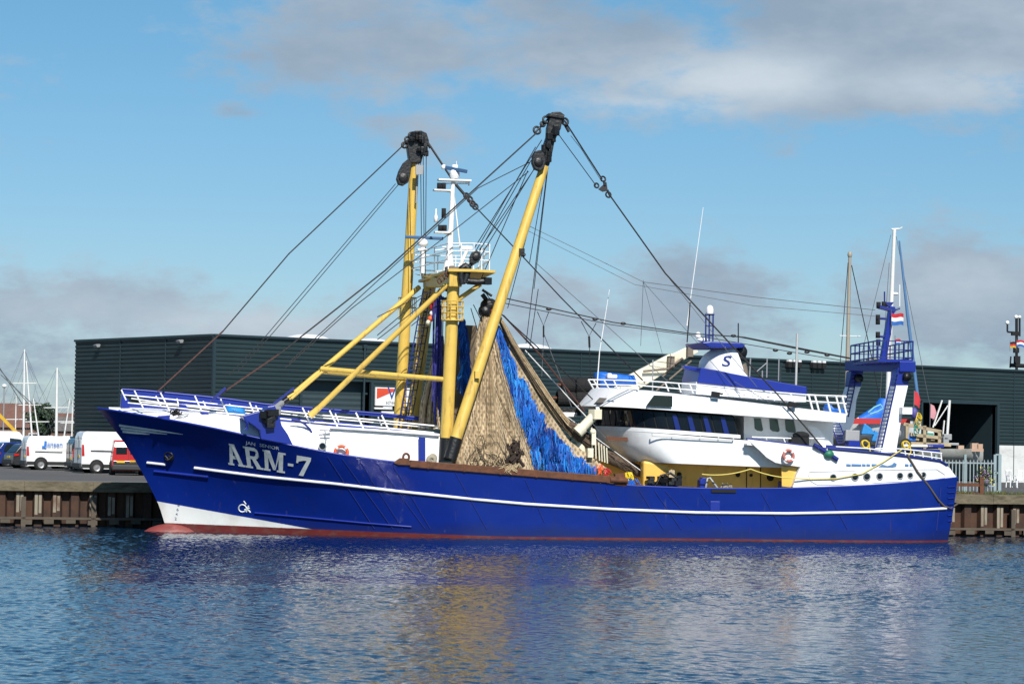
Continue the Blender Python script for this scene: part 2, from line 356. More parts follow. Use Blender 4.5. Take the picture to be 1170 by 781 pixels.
# ================================================================== WAREHOUSE
WTH = R(37)
wc = atY(245, 383, 139); ZTOP = wc.z
WX = Vector((math.cos(WTH), math.sin(WTH), 0)); WY = Vector((-math.sin(WTH), math.cos(WTH), 0))
WO = Vector((wc.x, wc.y, ZQ)); HT = ZTOP - ZQ
def Wf(px, py):
    """photo pixel -> (x, z) on the long front wall of the warehouse"""
    d = ray(px, py); k = (WO - EYE).dot(WY) / d.dot(WY); p = EYE + d * k - WO; return p.dot(WX), p.z
def Wl(px, py):
    d = ray(px, py); k = (WO - EYE).dot(WX) / d.dot(WX); p = EYE + d * k - WO; return p.dot(WY), p.z
ware = empty('warehouse', WO, WTH, 'long low warehouse clad in dark blue-green ribbed steel behind the trawler', 'warehouse')
m_clad = mat('dark_green_cladding', (.021, .039, .044), .42, var=.22, vscale=.35, dirt=(.05, .07, .075), dirt_amt=.35, dscale=(.25, .25, 3), dthr=.5, spec=.35)
m_clad2 = mat('dark_green_trim', (.018, .034, .042), .45)
PIT = .235
def clad(mb, x0, x1, z0, z1, face):
    """sawtooth ribbed cladding; face 'f' long front, 'l' left end"""
    rows = []; z = z1
    zs = []
    k = 0
    while True:
        zt = HT - k * PIT
        for dz, dd in ((0, 0), (-.03, .055), (-.14, .045), (-.20, 0)):
            zs.append((zt + dz, dd))
        k += 1
        if zt < z0 - PIT: break
    zs = [(min(z1, max(z0, z)), d) for z, d in zs]
    for z, d in zs:
        if face == 'f': rows.append([(x0, -d, z), (x1, -d, z)])
        else: rows.append([(-d, x1, z), (-d, x0, z)])
    mb.grid(rows, False, False)
xr0, zr0 = Wf(1052, 459); xr1, zr1 = Wf(1138, 462.5)      # big open doorway
xp0, zp0 = Wf(1138.5, 508)                                  # top of the white plinth
xd0, zd0 = Wf(343, 433); xd1, zd1 = Wf(424, 437)            # roller door behind the bow
XE = 92.0; LW = Wl(87, 390)[0]
zr = (zr0 + zr1) / 2; zd = (zd0 + zd1) / 2
cf = MB()
for x0, x1, z0, z1 in ((0.06, xd0, 0, HT), (xd0, xd1, zd, HT), (xd1, xr0, 0, HT), (xr0, xr1, zr, HT), (xr1, XE, zp0, HT)):
    clad(cf, x0, x1, z0, z1, 'f')
cf.build('front_cladding', m_clad, ware)
cl_ = MB(); clad(cl_, .06, LW, 0, HT, 'l'); cl_.build('end_cladding', m_clad, ware)
co = MB()
# inner shell so that the openings lead into a dark hall
co.box((XE / 2, .62, HT - .4), (XE - .4, .1, .5))
co.box((XE / 2, LW - .1, HT / 2), (XE, .2, HT)); co.box((XE, LW / 2, HT / 2), (.2, LW, HT)); co.box((.2, LW / 2, HT / 2), (.15, LW - .5, HT))
co.box((XE / 2, LW / 2, HT - .25), (XE - .5, LW - .4, .12))
co.box(((xr0 - .2), 6, HT / 2 - .2), (.1, 11, HT - .6)); co.box((xr1 + .2, 6, HT / 2 - .2), (.1, 11, HT - .6)); co.box(((xr0 + xr1) / 2, 11.5, HT / 2 - .2), (xr1 - xr0 + .5, .1, HT - .6))
co.build('roof_shell', m_clad2, ware)
tr = MB()
tr.bar((-.06, -.08, HT + .02), (XE, -.08, HT + .02), .14, .12); tr.bar((-.08, .07, HT + .02), (-.08, LW, HT + .02), .14, .12)
tr.box((0, 0, HT / 2), (.16, .16, HT - .05))
tr.bar((xr0, -.05, 0), (xr0, -.05, zr), .2, .16); tr.bar((xr1 + .1, -.05, 0), (xr1 + .1, -.05, zr), .2, .22); tr.bar((xr0, -.05, zr + .06), (xr1 + .2, -.05, zr + .06), .2, .14)
tr.bar((xd0, -.05, 0), (xd0, -.05, zd), .2, .16); tr.bar((xd1, -.05, 0), (xd1, -.05, zd), .2, .16)
tr.build('edge_trim', m_clad2, ware)
pl = MB(); pl.box(((xr1 + .22 + XE) / 2, .1, zp0 / 2 - .01), (XE - xr1 - .22, .3, zp0 - .02)); pl.build('white_plinth', mat('white_plinth', (.62, .63, .62), .7, dirt=(.3, .29, .26), dirt_amt=.6, dscale=(.4, .4, 1.5), dthr=.5), ware)
zs_ = Wf(380, 447)[1]
for k in range(1, 15):
    x = k * 6.2
    if not (xd0 - .3 < x < xd1 + .3 or xr0 - .3 < x < xr1 + .5): b = MB(); b.box((x, -.035, HT / 2), (.05, .075, HT - .1)); b.build('panel_joint', m_clad2, ware)
for k in range(1, 3): b = MB(); b.box((-.035, k * 5.1, HT / 2), (.075, .05, HT - .1)); b.build('panel_joint', m_clad2, ware)
for x in (9.5, 40.6): b = MB(); b.tube([(x, -.14, HT - .25), (x, -.14, .1)], .06, 8); b.box((x, -.12, HT - .25), (.22, .16, .2)); b.build('downpipe', m_clad2, ware)
rd = MB(); rows = []
for k in range(int(zs_ / .3) + 1): rows += [[(xd0 + .1, .55, k * .3), (xd1 - .1, .55, k * .3)], [(xd0 + .1, .52, k * .3 + .15), (xd1 - .1, .52, k * .3 + .15)]]
rd.grid(rows, False); rd.box(((xd0 + xd1) / 2, .58, zs_ + .35), (xd1 - xd0 + .3, .04, .9))
rd.build('roller_door', mat('slate_door', (.030, .050, .058), .5), ware)
def floodlight(x, z, face):
    b = MB(); b.m = 0
    n_ = Vector((0, -1, 0)) if face == 'f' else Vector((-1, 0, 0))
    p = Vector((x, 0, z)) if face == 'f' else Vector((0, x, z))
    tv = Vector((1, 0, 0)) if face == 'f' else Vector((0, 1, 0))
    b.bar(p + n_ * .08, p + n_ * .35, .06, .06)
    b.prism([p + n_ * .22 - tv * .2 + Vector((0, 0, .05)), p + n_ * .45 - tv * .2 + Vector((0, 0, -.02)), p + n_ * .38 - tv * .2 + Vector((0, 0, -.14)), p + n_ * .2 - tv * .2 + Vector((0, 0, -.12))], tv * .4)
    b.build('floodlight', m_grey, ware)
for px, py in ((116, 394), (211, 389)): floodlight(*Wl(px, py), 'l')
for px, py in ((904, 416.5), (932, 417.5)):
    x, z = Wf(px, py); b = MB()
    for dx in (-.42, 0, .42): b.box((x + dx, -.22, z), (.3, .3, .34)); b.m = 1; b.box((x + dx, -.26, z + .24), (.24, .2, .12)); b.m = 0
    b.build('lamp_cluster', (m_dark, m_white), ware)
# signboard
sx0, sz1 = Wf(426.5, 442); sx1, _ = Wf(479, 444); _, sz0 = Wf(427, 463)
sg = empty('signboard', WO + WX * sx0 - WY * .2 + Vector((0, 0, sz0)), WTH, 'white company signboard with a red triangle and blue letters on the dark warehouse', 'sign')
sw, sh = sx1 - sx0, sz1 - sz0
b = MB(); b.box((sw / 2, 0, sh / 2), (sw, .08, sh)); b.build('board', mat('sign_white', (.75, .76, .76), .4), sg)
b = MB(); b.prism([(.08, -.052, sh * .36), (.08, -.052, sh - .06), (sw * .52, -.052, sh - .06)], (0, .008, 0)); b.build('red_triangle', mat('sign_red', (.62, .07, .03), .5), sg)
def flat_text(txt, size, x, y, z, m, parent, name):
    vs, fs = text_polys(txt, size); b = MB(); b.add([(v.x + x, y, v.y + z) for v in vs], fs); return b.build(name, m, parent)
m_sblue = mat('sign_blue', (.02, .06, .25), .5)
flat_text('V', 1.0, sw * .25, -.056, sh * .36, m_sblue, sg, 'lettering'); flat_text('d', 1.0, sw * .86, -.056, sh * .36, m_sblue, sg, 'lettering')
flat_text('scheeps', .30, sw * .22, -.056, sh * .10, mat('sign_grey', (.2, .2, .2), .6), sg, 'small_lettering')
for px0, px1, py0, py1 in ((426, 446, 465, 467.5), (436, 446, 464, 466), (434, 449, 469.5, 473)):
    x0, z1 = Wf(px0, py0); x1, z0 = Wf(px1, py1); b = MB(); b.box(((x0 + x1) / 2, -.15, (z0 + z1) / 2), (x1 - x0, .08, z1 - z0))
    o = b.build('notice_plate', m_white, ware)
# roof domes (skylights)
for px, rad in ((380, 1.5), (636, 1.6), (455, 1.3)):
    x, z = Wf(px, 390); b = MB(); b.ball((x, 2.6, HT - .12), rad, 20, 8, (1, 1, .36)); b.build('roof_dome', m_white, ware)

# ================================================================== THE TRAWLER
ship = empty('fishing_trawler', ORG, TH, 'big blue and white beam trawler marked ARM-7 with yellow masts, moored at the quay', 'trawler')
Z0 = -1.3
stem = [S(px, py, 0) for px, py in ((112, 466.5), (126, 482), (141, 500), (151, 515), (160.5, 530.5), (171.5, 551), (182, 573), (189, 597))]
stem_z = [p.z for p in stem][::-1]; stem_u = [p.x for p in stem][::-1]
stem_z = [Z0, 0] + stem_z; stem_u = [stem_u[0] + .35, stem_u[0] + .12] + stem_u
LEND = S(1094, 546, -2.9).x + .0
def Bd(u):   # half breadth at the rail
    return interp(u, (0, .25, .6, 1.2, 2, 3, 4.5, 6.5, 9, 12, 30, 33, 35, 36.3, LEND), (.10, .55, .95, 1.5, 2.05, 2.6, 3.2, 3.72, 4.08, 4.22, 4.22, 4.15, 3.85, 3.4, 2.9))
def Bw(u):   # half breadth at the waterline, u measured from the stem at that level
    return interp(u, (0, .4, 1.5, 3, 5, 7, 9.5, 12.5, 28, 31, 33, 34.2), (.05, .18, .50, 1.0, 1.75, 2.5, 3.35, 4.0, 4.1, 3.95, 3.4, 2.6))
railpx = [(112, 466.5), (140, 471), (200, 481), (250, 490.5), (296, 501), (334, 509.5), (377, 518), (400, 521.5), (451, 528.5), (507, 533.5), (540, 537.5), (590, 542.5), (650, 549), (715, 555), (797, 558.3), (850, 558.6), (903, 558.2), (960, 556.5), (1012, 554), (1060, 549.7), (1094, 546)]
rp = []
for px, py in railpx:
    v = 0
    for _ in range(12):
        p = S(px, py, v); v = -Bd(max(0, min(LEND, p.x))) * .5 + v * .5
    rp.append((p.x, p.z))
RU = np.array([a for a, b in rp]); RZ = np.array([b for a, b in rp])
_fu = np.linspace(0, LEND, 400); _fz = np.interp(_fu, RU, RZ); _k = np.exp(-np.linspace(-2, 2, 41) ** 2); _k /= _k.sum()
_fz = np.convolve(np.pad(_fz, 20, mode='reflect', reflect_type='odd'), _k, 'valid')
def ZR(u): return float(np.interp(u, _fu, _fz))
ZTIP = ZR(0)
def us(z): return interp(z, stem_z, stem_u)
def ue(t): return LEND - .55 * (1 - t) ** 1.5
LW_ = 34.2
def hull_pt(s, t):
    zs = Z0 + t * (ZTIP - Z0); u0 = us(zs); u = u0 + (ue(t) - u0) * s
    z = Z0 + t * (ZR(u) - Z0)
    tw = max(0, min(1, z / max(.3, ZR(u)))); fl = tw ** (2.3 - .9 * smoothstep(3, 12, u))
    bw = Bw((u - u0) / max(1, (ue(t) - u0)) * LW_); bd = Bd(s * LEND)
    b = bw * (1 - fl) + bd * fl
    if z < 0: b *= 1 - .12 * (z / Z0) ** 2
    return Vector((u, -b, z))
_cache = None
def hull_at(u, z):
    """port hull surface point for a station u and height z"""
    t = (z - Z0) / (ZR(u) - Z0); t = max(0, min(1, t))
    for _ in range(4):
        zs = Z0 + t * (ZTIP - Z0); u0 = us(zs); s = max(0, min(1, (u - u0) / (ue(t) - u0)))
    return hull_pt(s, t)
def hull_px(px, py, lift=0.0):
    v = -3.0
    for _ in range(14):
        p = S(px, py, v); h = hull_at(p.x, p.z); v = v * .4 + h.y * .6
    p = S(px, py, v - lift); return p
def mirror(rows): return [[Vector((p.x, -p.y, p.z)) for p in r] for r in rows]

hb = MB()
ss = [((i / 90.0) ** 1.35) for i in range(91)]; tt = [i / 22.0 for i in range(23)]
rows = [[hull_pt(s, t) for s in ss] for t in tt]
hb.grid(rows, True, False); hb.grid(mirror(rows), True, True)
tr_ = [[rows[i][-1], Vector((rows[i][-1].x, -rows[i][-1].y, rows[i][-1].z))] for i in range(len(rows))]
hb.grid(tr_, False, False)
# inside of the bulwark and the main deck
AFT = [p for p in rows[-1] if p.x > 13.0]
inn = [[Vector((p.x, p.y + .20, p.z - dz)) for p in AFT] for dz in (0, .55)]
hb.grid(inn, True, True); hb.grid(mirror(inn), True, False)
for sgn in (1, -1): hb.grid([[Vector((p.x, p.y * sgn, p.z)) for p in AFT], [Vector((p.x, (p.y + .20) * sgn, p.z)) for p in AFT]], False, sgn > 0)
dk = MB(); dk.grid([[Vector((p.x, p.y + .2, p.z - .55)) for p in AFT], [Vector((p.x, -p.y - .2, p.z - .55)) for p in AFT]], False, True)
dk.build('main_deck', mat('pale_bounce_deck', (.42, .36, .26), .8, var=.3, vscale=2), ship)  # pale wood tone chosen to bounce light up onto the ochre deck house
# hull paint: blue topsides, white forefoot and red boot topping as bands of paint along the waterline
hm = bpy.data.materials.new('hull_paint'); hm.use_nodes = True; t_ = hm.node_tree; bs = t_.nodes['Principled BSDF']
bs.inputs['Roughness'].default_value = .22; bs.inputs['Coat Weight'].default_value = .25; bs.inputs['Coat Roughness'].default_value = .08
def nn(t, **k):
    n = t_.nodes.new(t)
    for a, b in k.items(): setattr(n, a, b)
    return n
def mm(op, a, b=None):
    n = nn('ShaderNodeMath', operation=op)
    for i, v in enumerate((a, b)):
        if v is None: continue
        if isinstance(v, (int, float)): n.inputs[i].default_value = v
        else: t_.links.new(v, n.inputs[i])
    return n.outputs[0]
c_ = nn('ShaderNodeTexCoord'); sp = nn('ShaderNodeSeparateXYZ'); t_.links.new(c_.outputs['Object'], sp.inputs[0])
def ramp(u0, z0, u1, z1, clamp=True):
    n = nn('ShaderNodeMapRange'); t_.links.new(sp.outputs[0], n.inputs[0]); n.inputs[1].default_value = u0; n.inputs[2].default_value = u1; n.inputs[3].default_value = z0; n.inputs[4].default_value = z1; n.clamp = clamp; return n.outputs[0]
def noise_(scale, det, sc3=(1, 1, 1)):
    mp = nn('ShaderNodeMapping'); mp.inputs['Scale'].default_value = sc3; t_.links.new(c_.outputs['Object'], mp.inputs['Vector'])
    n = nn('ShaderNodeTexNoise'); n.inputs['Scale'].default_value = scale; n.inputs['Detail'].default_value = det; t_.links.new(mp.outputs[0], n.inputs['Vector']); return n.outputs[0]
def mixc_(f, a, b):
    n = nn('ShaderNodeMix', data_type='RGBA')
    for v, i in ((f, 0), (a, 6), (b, 7)):
        if isinstance(v, tuple): n.inputs[i].default_value = v + (1,)
        elif isinstance(v, (int, float)): n.inputs[i].default_value = v
        else: t_.links.new(v, n.inputs[i])
    return n.outputs[2]
def step(a, lo, hi, tov=1.0):
    n = nn('ShaderNodeMapRange'); t_.links.new(a, n.inputs[0]); n.inputs[1].default_value = lo; n.inputs[2].default_value = hi; n.inputs[4].default_value = tov; return n.outputs[0]
pw0, pw1 = hull_px(183, 573), hull_px(357, 604.3); pr = [hull_px(*q) for q in ((190, 597), (293, 601.2), (420, 606.2))]
blue = mixc_(noise_(.5, 6), (.0024, .0145, .165), (.0038, .021, .215))
blue = mixc_(step(noise_(1.0, 9, (1.6, 1.6, .28)), .58, .75, .45), blue, (.012, .020, .10))
blue = mixc_(step(noise_(1.0, 10, (5, 5, .5)), .66, .74, .5), blue, (.05, .055, .16))
blue = mixc_(step(noise_(1.0, 10, (7, 7, .45)), .67, .74, .38), blue, (.075, .035, .03))
blue = mixc_(step(noise_(1.0, 6, (.35, .35, 1.1)), .52, .75, .35), blue, (.006, .024, .26))
# scuffed, weed-stained strip just above the water
low = mm('SUBTRACT', 1.0, step(mm('ADD', sp.outputs[2], mm('MULTIPLY', noise_(.9, 6), -.5)), -.05, .45))
blue = mixc_(mm('MULTIPLY', low, .65), blue, (.012, .016, .075))
white = mixc_(step(noise_(1.2, 8, (1, 1, .5)), .45, .75, .6), (.70, .71, .70), (.42, .40, .35))
red = mixc_(noise_(1.5, 7), (.09, .015, .014), (.16, .030, .026)); red = mixc_(step(noise_(1.0, 8, (2, 2, 5)), .5, .65, .6), red, (.13, .06, .045))
zc = mm('ADD', sp.outputs[2], mm('MULTIPLY', mm('SUBTRACT', noise_(7, 3), .5), .02))
col = mixc_(step(mm('SUBTRACT', zc, ramp(pw0.x, pw0.z, pw1.x, pw1.z, False)), -.012, .012), white, blue)
n = nn('ShaderNodeMapRange'); rz1 = ramp(pr[0].x, pr[0].z, pr[1].x, pr[1].z); rz2 = ramp(pr[1].x, 0, 17, pr[1].z - .085)
col = mixc_(step(mm('SUBTRACT', zc, mm('SUBTRACT', rz1, rz2)), -.012, .012), red, col)
t_.links.new(col, bs.inputs['Base Color'])
bn = nn('ShaderNodeBump'); bn.inputs['Distance'].default_value = .055; bn.inputs['Strength'].default_value = 1
t_.links.new(noise_(.55, 3, (1, 1, .8)), bn.inputs['Height']); t_.links.new(bn.outputs[0], bs.inputs['Normal'])
hull = hb.build('hull', hm, ship)
# gunwale
gw = MB(); gw.tube([p + Vector((0, .03, .02)) for p in rows[-1][::2]], .045, 6); gw.tube([Vector((p.x, -p.y - .03, p.z + .02)) for p in rows[-1][::2]], .045, 6)
gw.build('gunwale', m_blue, ship)
# bulbous bow
pb = S(201, 605, 0); b = MB(); b.ball((pb.x - .05, 0, -.34), 1.0, 20, 12, (1.5, .6, .70)); b.build('bulbous_bow', mat('red_antifouling', (.19, .036, .030), .5, var=.35, vscale=2.5, dirt=(.34, .19, .17), dirt_amt=.5, dscale=(2, 2, 2), dthr=.55), ship)
# white rubbing strakes, blue fender bars, plate laps
def hull_line(pxs, r, name, m, lift=.03, sub=6):
    pts = []
    for (x0, y0), (x1, y1) in zip(pxs[:-1], pxs[1:]):
        for k in range(sub): pts.append(hull_px(x0 + (x1 - x0) * k / sub, y0 + (y1 - y0) * k / sub, lift))
    pts.append(hull_px(*pxs[-1], lift)); b = MB(); b.tube(pts, r, 8); return b.build(name, m, ship)
m_strake = mat('strake_white', (.72, .73, .75), .45, dirt=(.25, .24, .26), dirt_amt=.7, dscale=(.8, .8, 3), dthr=.52)
hull_line([(168, 528.3), (189, 530.6)], .055, 'rubbing_strake', m_strake)
hull_line([(222, 534.2), (240, 536.6), (300, 544.2), (381, 552.2), (460, 561.5), (540, 570), (600, 575.4), (700, 581.5), (795, 585.2), (900, 586.3), (990, 584.6), (1040, 582.8), (1081, 580.5)], .062, 'rubbing_strake', m_strake)
hull_line([(176, 538), (238, 544.5)], .06, 'fender_bar', m_blue)
hull_line([(291, 585.5), (350, 591), (420, 597.5), (470, 601.5)], .04, 'fender_bar', m_blue)
for i, (x0, x1, top) in enumerate(((374, 428, 0), (391, 449, 0), (411, 460, 0), (431, 486, 0), (449, 492, 0), (520, 556, 1), (676, 700, 1), (692, 716, 1), (730, 758, 1), (748, 778, 1), (870, 893, 1), (945, 968, 1), (760, 792, 2), (800, 824, 2), (600, 622, 2))):
    yt = interp(x0, [a for a, b in railpx], [b for a, b in railpx]) + 4
    yb = 604 if top < 2 else 596
    hull_line([(x0, yt), (x1, yb)], .018, 'plate_lap', m_navy, .012, 8)
hull_line([(1075, 556), (1070, 606)], .03, 'plate_lap', m_navy, .012, 8)
for k in range(7): hull_line([(1083, 556 + k * 6.5), (1091 - k * .6, 555.5 + k * 6.5)], .03, 'transom_step', m_blue, .03, 2)
b = MB(); p = hull_px(817, 579, .02); b.box((p.x, p.y, p.z), (.42, .03, .5)); b.build('hull_hatch', m_blue, ship, bevel=.02)
b = MB(); p = hull_px(827, 560.5, .03); b.box((p.x, p.y, p.z), (1.1, .05, .13)); b.build('freeing_port', m_dark, ship)

# ---- lettering on the bow
m_letter = mat('hull_lettering', (.74, .78, .78), .5, dirt=(.3, .34, .38), dirt_amt=.5, dscale=(2, 2, 2), dthr=.5)
def warp_quad(tl, tr, br, bl):
    def f(a, b):  # a along 0..1, b up 0..1
        top = Vector(tl).lerp(Vector(tr), a); bot = Vector(bl).lerp(Vector(br), a); return bot.lerp(top, b)
    return f
def decal(polys, quad, W_, H_, lift=.012):
    """polygons in a W x H box laid on the hull plating inside a photo quad"""
    q = warp_quad(*quad); mb = MB()
    for k, poly in enumerate(polys):
        pts = []
        n_ = len(poly)
        for i in range(n_):
            (x0, y0), (x1, y1) = poly[i], poly[(i + 1) % n_]
            for j in range(2): pts.append((x0 + (x1 - x0) * j / 2, y0 + (y1 - y0) * j / 2))
        vs = []
        for x, y in pts:
            p = q(x / W_, y / H_); vs.append(hull_px(p.x, p.y, lift + .0012 * k))
        nrm = sum((vs[i].cross(vs[(i + 1) % len(vs)]) for i in range(len(vs))), Vector())
        if nrm.y > 0: vs = vs[::-1]
        mb.add(vs, [tuple(range(len(vs)))])
    return mb
# slab-serif A R M - 7 drawn on a 100-high grid
def serif(x0, x1, y): return [(x0, y), (x1, y), (x1, y + 9), (x0, y + 9)]
A_ = [[(6, 6), (24, 6), (47, 100), (28, 100)], [(30, 100), (50, 100), (84, 6), (62, 6)], [(22, 30), (66, 30), (60, 46), (26, 46)], serif(-2, 32, 0), serif(54, 94, 0), [(24, 92), (52, 92), (52, 100), (24, 100)]]
R_ = [[(10, 4), (32, 4), (32, 96), (10, 96)], serif(0, 42, 0), serif(0, 30, 91), [(30, 84), (58, 84), (68, 78), (78, 66), (80, 74), (74, 90), (60, 100), (30, 100)], [(30, 44), (58, 44), (72, 50), (80, 60), (80, 76), (64, 76), (62, 64), (54, 58), (30, 58)], [(40, 46), (62, 46), (88, 8), (66, 0)], serif(62, 100, 0)]
M_ = [[(8, 4), (28, 4), (28, 96), (8, 96)], serif(0, 38, 0), serif(0, 34, 91), [(12, 100), (38, 100), (66, 26), (54, 8)], [(54, 8), (66, 22), (82, 100), (96, 100), (66, 8)], [(84, 4), (108, 4), (108, 96), (84, 96)], serif(74, 120, 0), serif(88, 120, 91)]
D_ = [[(0, 40), (30, 40), (30, 53), (0, 53)]]
S7 = [[(4, 80), (74, 80), (74, 100), (0, 100), (0, 62), (10, 62), (14, 80)], [(74, 92), (74, 84), (46, 0), (20, 0), (54, 82)]]
polys = []; x = 0
for L_, w, gap in ((A_, 92, 4), (R_, 98, 4), (M_, 120, 14), (D_, 30, 14), (S7, 76, 0)):
    polys += [[(a + x, b) for a, b in P] for P in L_]; x += w + gap
TW = x
decal(polys, ((256, 505.5), (356, 522.8), (352.5, 544.5), (261.5, 530.5)), TW, 100).build('registration_lettering', m_letter, ship)
def text_decal(txt, quad, name, m=m_letter, lift=.012):
    vs, fs = text_polys(txt, 1.0); xs = [v.x for v in vs]; x0, x1 = min(xs), max(xs); y1 = max(v.y for v in vs); q = warp_quad(*quad); mb = MB()
    P = []
    for v in vs:
        p = q((v.x - x0) / (x1 - x0), v.y / y1); P.append(hull_px(p.x, p.y, lift))
    fs2 = []
    for f in fs:
        n_ = (P[f[1]] - P[f[0]]).cross(P[f[2]] - P[f[0]]); fs2.append(f if n_.y < 0 else f[::-1])
    mb.add(P, fs2); return mb.build(name, m, ship)
text_decal('JAN', ((280.5, 503.4), (291.5, 505.6), (291.5, 509.2), (280.5, 507)), 'name_lettering')
text_decal('SENIOR', ((296.5, 506.2), (319, 510.4), (319, 514), (296.5, 509.8)), 'name_lettering')
for k, tx in enumerate(('8', '6', '4', '2')): text_decal(tx, tuple((204 - k * 1.1 + dx, 576.6 + k * 5.2 + dy) for dx, dy in ((-1.2, -1.7), (1.2, -1.5), (1.2, 1.6), (-1.2, 1.4))), 'draught_mark', m_navy)
# white speed flashes on the flare
for (x0, y0, x1, y1) in ((136, 486, 209, 496), (138, 489.6, 191, 496), (140, 493, 171, 496)):
    tp_, bt_ = [], []
    for k in range(15):
        f_ = k / 14; xx, yy = x0 + (x1 - x0) * f_, y0 + (y1 - y0) * f_; hh = 1.5 * (1 - .8 * f_ ** 3); tp_.append(hull_px(xx, yy - hh, .022)); bt_.append(hull_px(xx, yy + hh * .7, .022))
    b = MB(); b.grid([bt_, tp_], False); b.build('white_flash', m_letter, ship)
# bow thruster mark
def hull_arc(cx_, cy_, rx, ry, a0, a1, r, name):
    pts = [hull_px(cx_ + rx * math.cos(R(a)), cy_ - ry * math.sin(R(a)), .015) for a in np.linspace(a0, a1, 17)]; b = MB(); b.tube(pts, r, 5); return b
b = hull_arc(277, 580.3, 4.3, 4.2, 20, 340, .03, 'x')
for p0, p1 in (((281, 579), (286, 585)), ((279.5, 582), (285, 580)), ((284, 577.5), (281.5, 584.5)), ((281, 575.5), (278.5, 572))): b.tube([hull_px(*p0, .015), hull_px(*p1, .015)], .03, 5)
b.build('thruster_mark', m_letter, ship)
# anchor in its hawse
p = hull_px(193, 521, .02); b = MB(); b.torus(p, (-.6, -1, -.4), .19, .045); b.lathe(p + Vector((.03, .05, .02)), (-.6, -1, -.4), [(.19, 0), (0, .01)], 16); b.tube([p, p + Vector((.12, -.12, -.1))], .05); b.tube([p + Vector((-.16, -.03, .02)), p + Vector((.0, -.12, -.15)), p + Vector((.16, -.12, .02))], .04); b.build('anchor', m_black, ship)

# ---- forecastle: white turtleback
def fore_top(u): 
    return interp(u, fu, fz)
ftp = [S(px, py, -1.0) for px, py in ((136, 466), (160, 466.5), (200, 468.5), (245, 472), (300, 480), (350, 484.5), (377, 487.5), (440, 491.5), (503, 496))]
fu = [p.x for p in ftp]; fz = [p.z for p in ftp]
fend = S(502, 510, -3.2).x; fkn = S(377, 505, -3.2).x
def fore_section(u):
    b = Bd(u) - .1; zr_ = ZR(u) - .06; zt = fore_top(u); k = smoothstep(fkn - 2.2, fkn + .2, u)
    vin = (b * (.35 + .2 * min(1, u / 6))) * (1 - k) + 3.2 * k
    vb = (b - .1) * (1 - k) + 3.28 * k
    pts = [Vector((u, -vb, zr_ - .5 * k))]
    for j in range(1, 7):
        a = j / 6; bul = math.sin(a * math.pi / 2)
        pts.append(Vector((u, -(vb + (vin - vb) * (a if k < .99 else a)), zr_ - .5 * k + (zt - zr_ + .5 * k) * (bul * (1 - k) + a * k))))
    pts.append(Vector((u, -vin * .5, zt + .03))); pts.append(Vector((u, 0, zt + .05)))
    return pts
fb = MB(); us_ = list(np.linspace(.45, fend, 46)); rows_f = [fore_section(u) for u in us_]
fb.grid(rows_f, True, True); fb.grid(mirror(rows_f), True, False)
e_ = rows_f[-1] + [Vector((p.x, -p.y, p.z)) for p in rows_f[-1][::-1]]; fb.add(e_, [tuple(range(len(e_)))])
fb.build('forecastle', m_white, ship)
# forecastle details: porthole, blue stripe, deck-edge lip, brackets, welded frames
def disc(px, py, v, r, name_r, name_g, nrm=(0, -1, 0), par=ship):
    p = S(px, py, v); b = MB(); b.torus(p, nrm, r, r * .18, 20, 6); o = b.build(name_r, m_grey, par)
    g_ = MB(); g_.lathe(p - Vector(nrm) * .02, nrm, [(r, 0), (r * .6, .012), (0, .016)], 18); g_.build(name_g, m_glass, o); return o
disc(368.5, 509.7, -3.42, .15, 'porthole', 'porthole_glass', (-.25, -1, .1))
def plate(px, v0, th, name, m, par=ship, bevel=0, label=None):
    pts = [S(x, y, v0) for x, y in px]; b = MB(); b.prism(pts, (0, th, 0)); return b.build(name, m, par, label, bevel)
plate([(478.5, 499), (486, 499.6), (486, 527), (478.5, 526.5)], -3.36, .05, 'blue_stripe', m_blue)
b = MB(); b.tube([S(377, 488.3, -3.3), S(440, 492.3, -3.3), S(502, 497, -3.3)], .06, 6); b.build('deck_edge_lip', m_white_tube, ship)
b = MB(); b.tube([S(365, 491, -3.35), S(378, 491.5, -3.35)], .025, 5); b.tube([S(366, 496, -3.35), S(377.5, 497, -3.35)], .025, 5); b.tube([S(371, 491, -3.36), S(373, 503, -3.36)], .02, 5); b.build('pipe_bracket', m_grey, ship)
pts = [S(x, y, -3.0) for x, y in ((333, 479), (341, 480), (348, 484), (354, 490), (357, 496))]; b = MB(); b.tube(pts, .05, 6); b.build('hand_grip', m_navy, ship)

# ---- railings on the forecastle
def railing(top, posts, v, name, m, levels=(0, .5), r=.028, lean=(0, 0), rp=None):
    """rails follow the top polyline; posts: list of (px top, py top, px foot, py foot)"""
    b = MB()
    for poly in top: b.tube([S(x, y, v) for x, y in poly], r, 6)
    for x0, y0, x1, y1 in posts: b.tube([S(x0, y0, v), S(x1, y1, v)], rp or r * 1.1, 6)
    return b.build(name, m, ship)
pw = [(138.5, 445, 144, 457), (153.5, 446, 163.5, 466), (183.3, 448.5, 194, 469.5), (222.5, 452, 231, 471), (252, 455.5, 261.5, 476), (285, 459.5, 293, 478), (345.5, 465.5, 355, 485), (376.5, 468.5, 386, 488), (406.5, 471, 416, 491), (436, 474, 446, 494.5)]
railing([[(142, 451), (170, 453.5), (200, 456.5), (258, 462.5), (300, 467), (372, 474.5), (440, 480.5), (500, 486.5)], [(146, 460), (180, 463.5), (240, 470), (296, 475.5), (360, 482), (440, 488.5), (500, 494.5)]], pw, -1.7, 'railing', m_white_tube, r=.034)
pw2 = [(178, 452, 184, 464), (202, 455, 205, 466), (232, 458, 236, 466), (262, 461, 266, 470), (292, 463, 297, 473), (352, 469, 356, 478), (383, 472, 387, 482), (432, 476, 436, 486)]
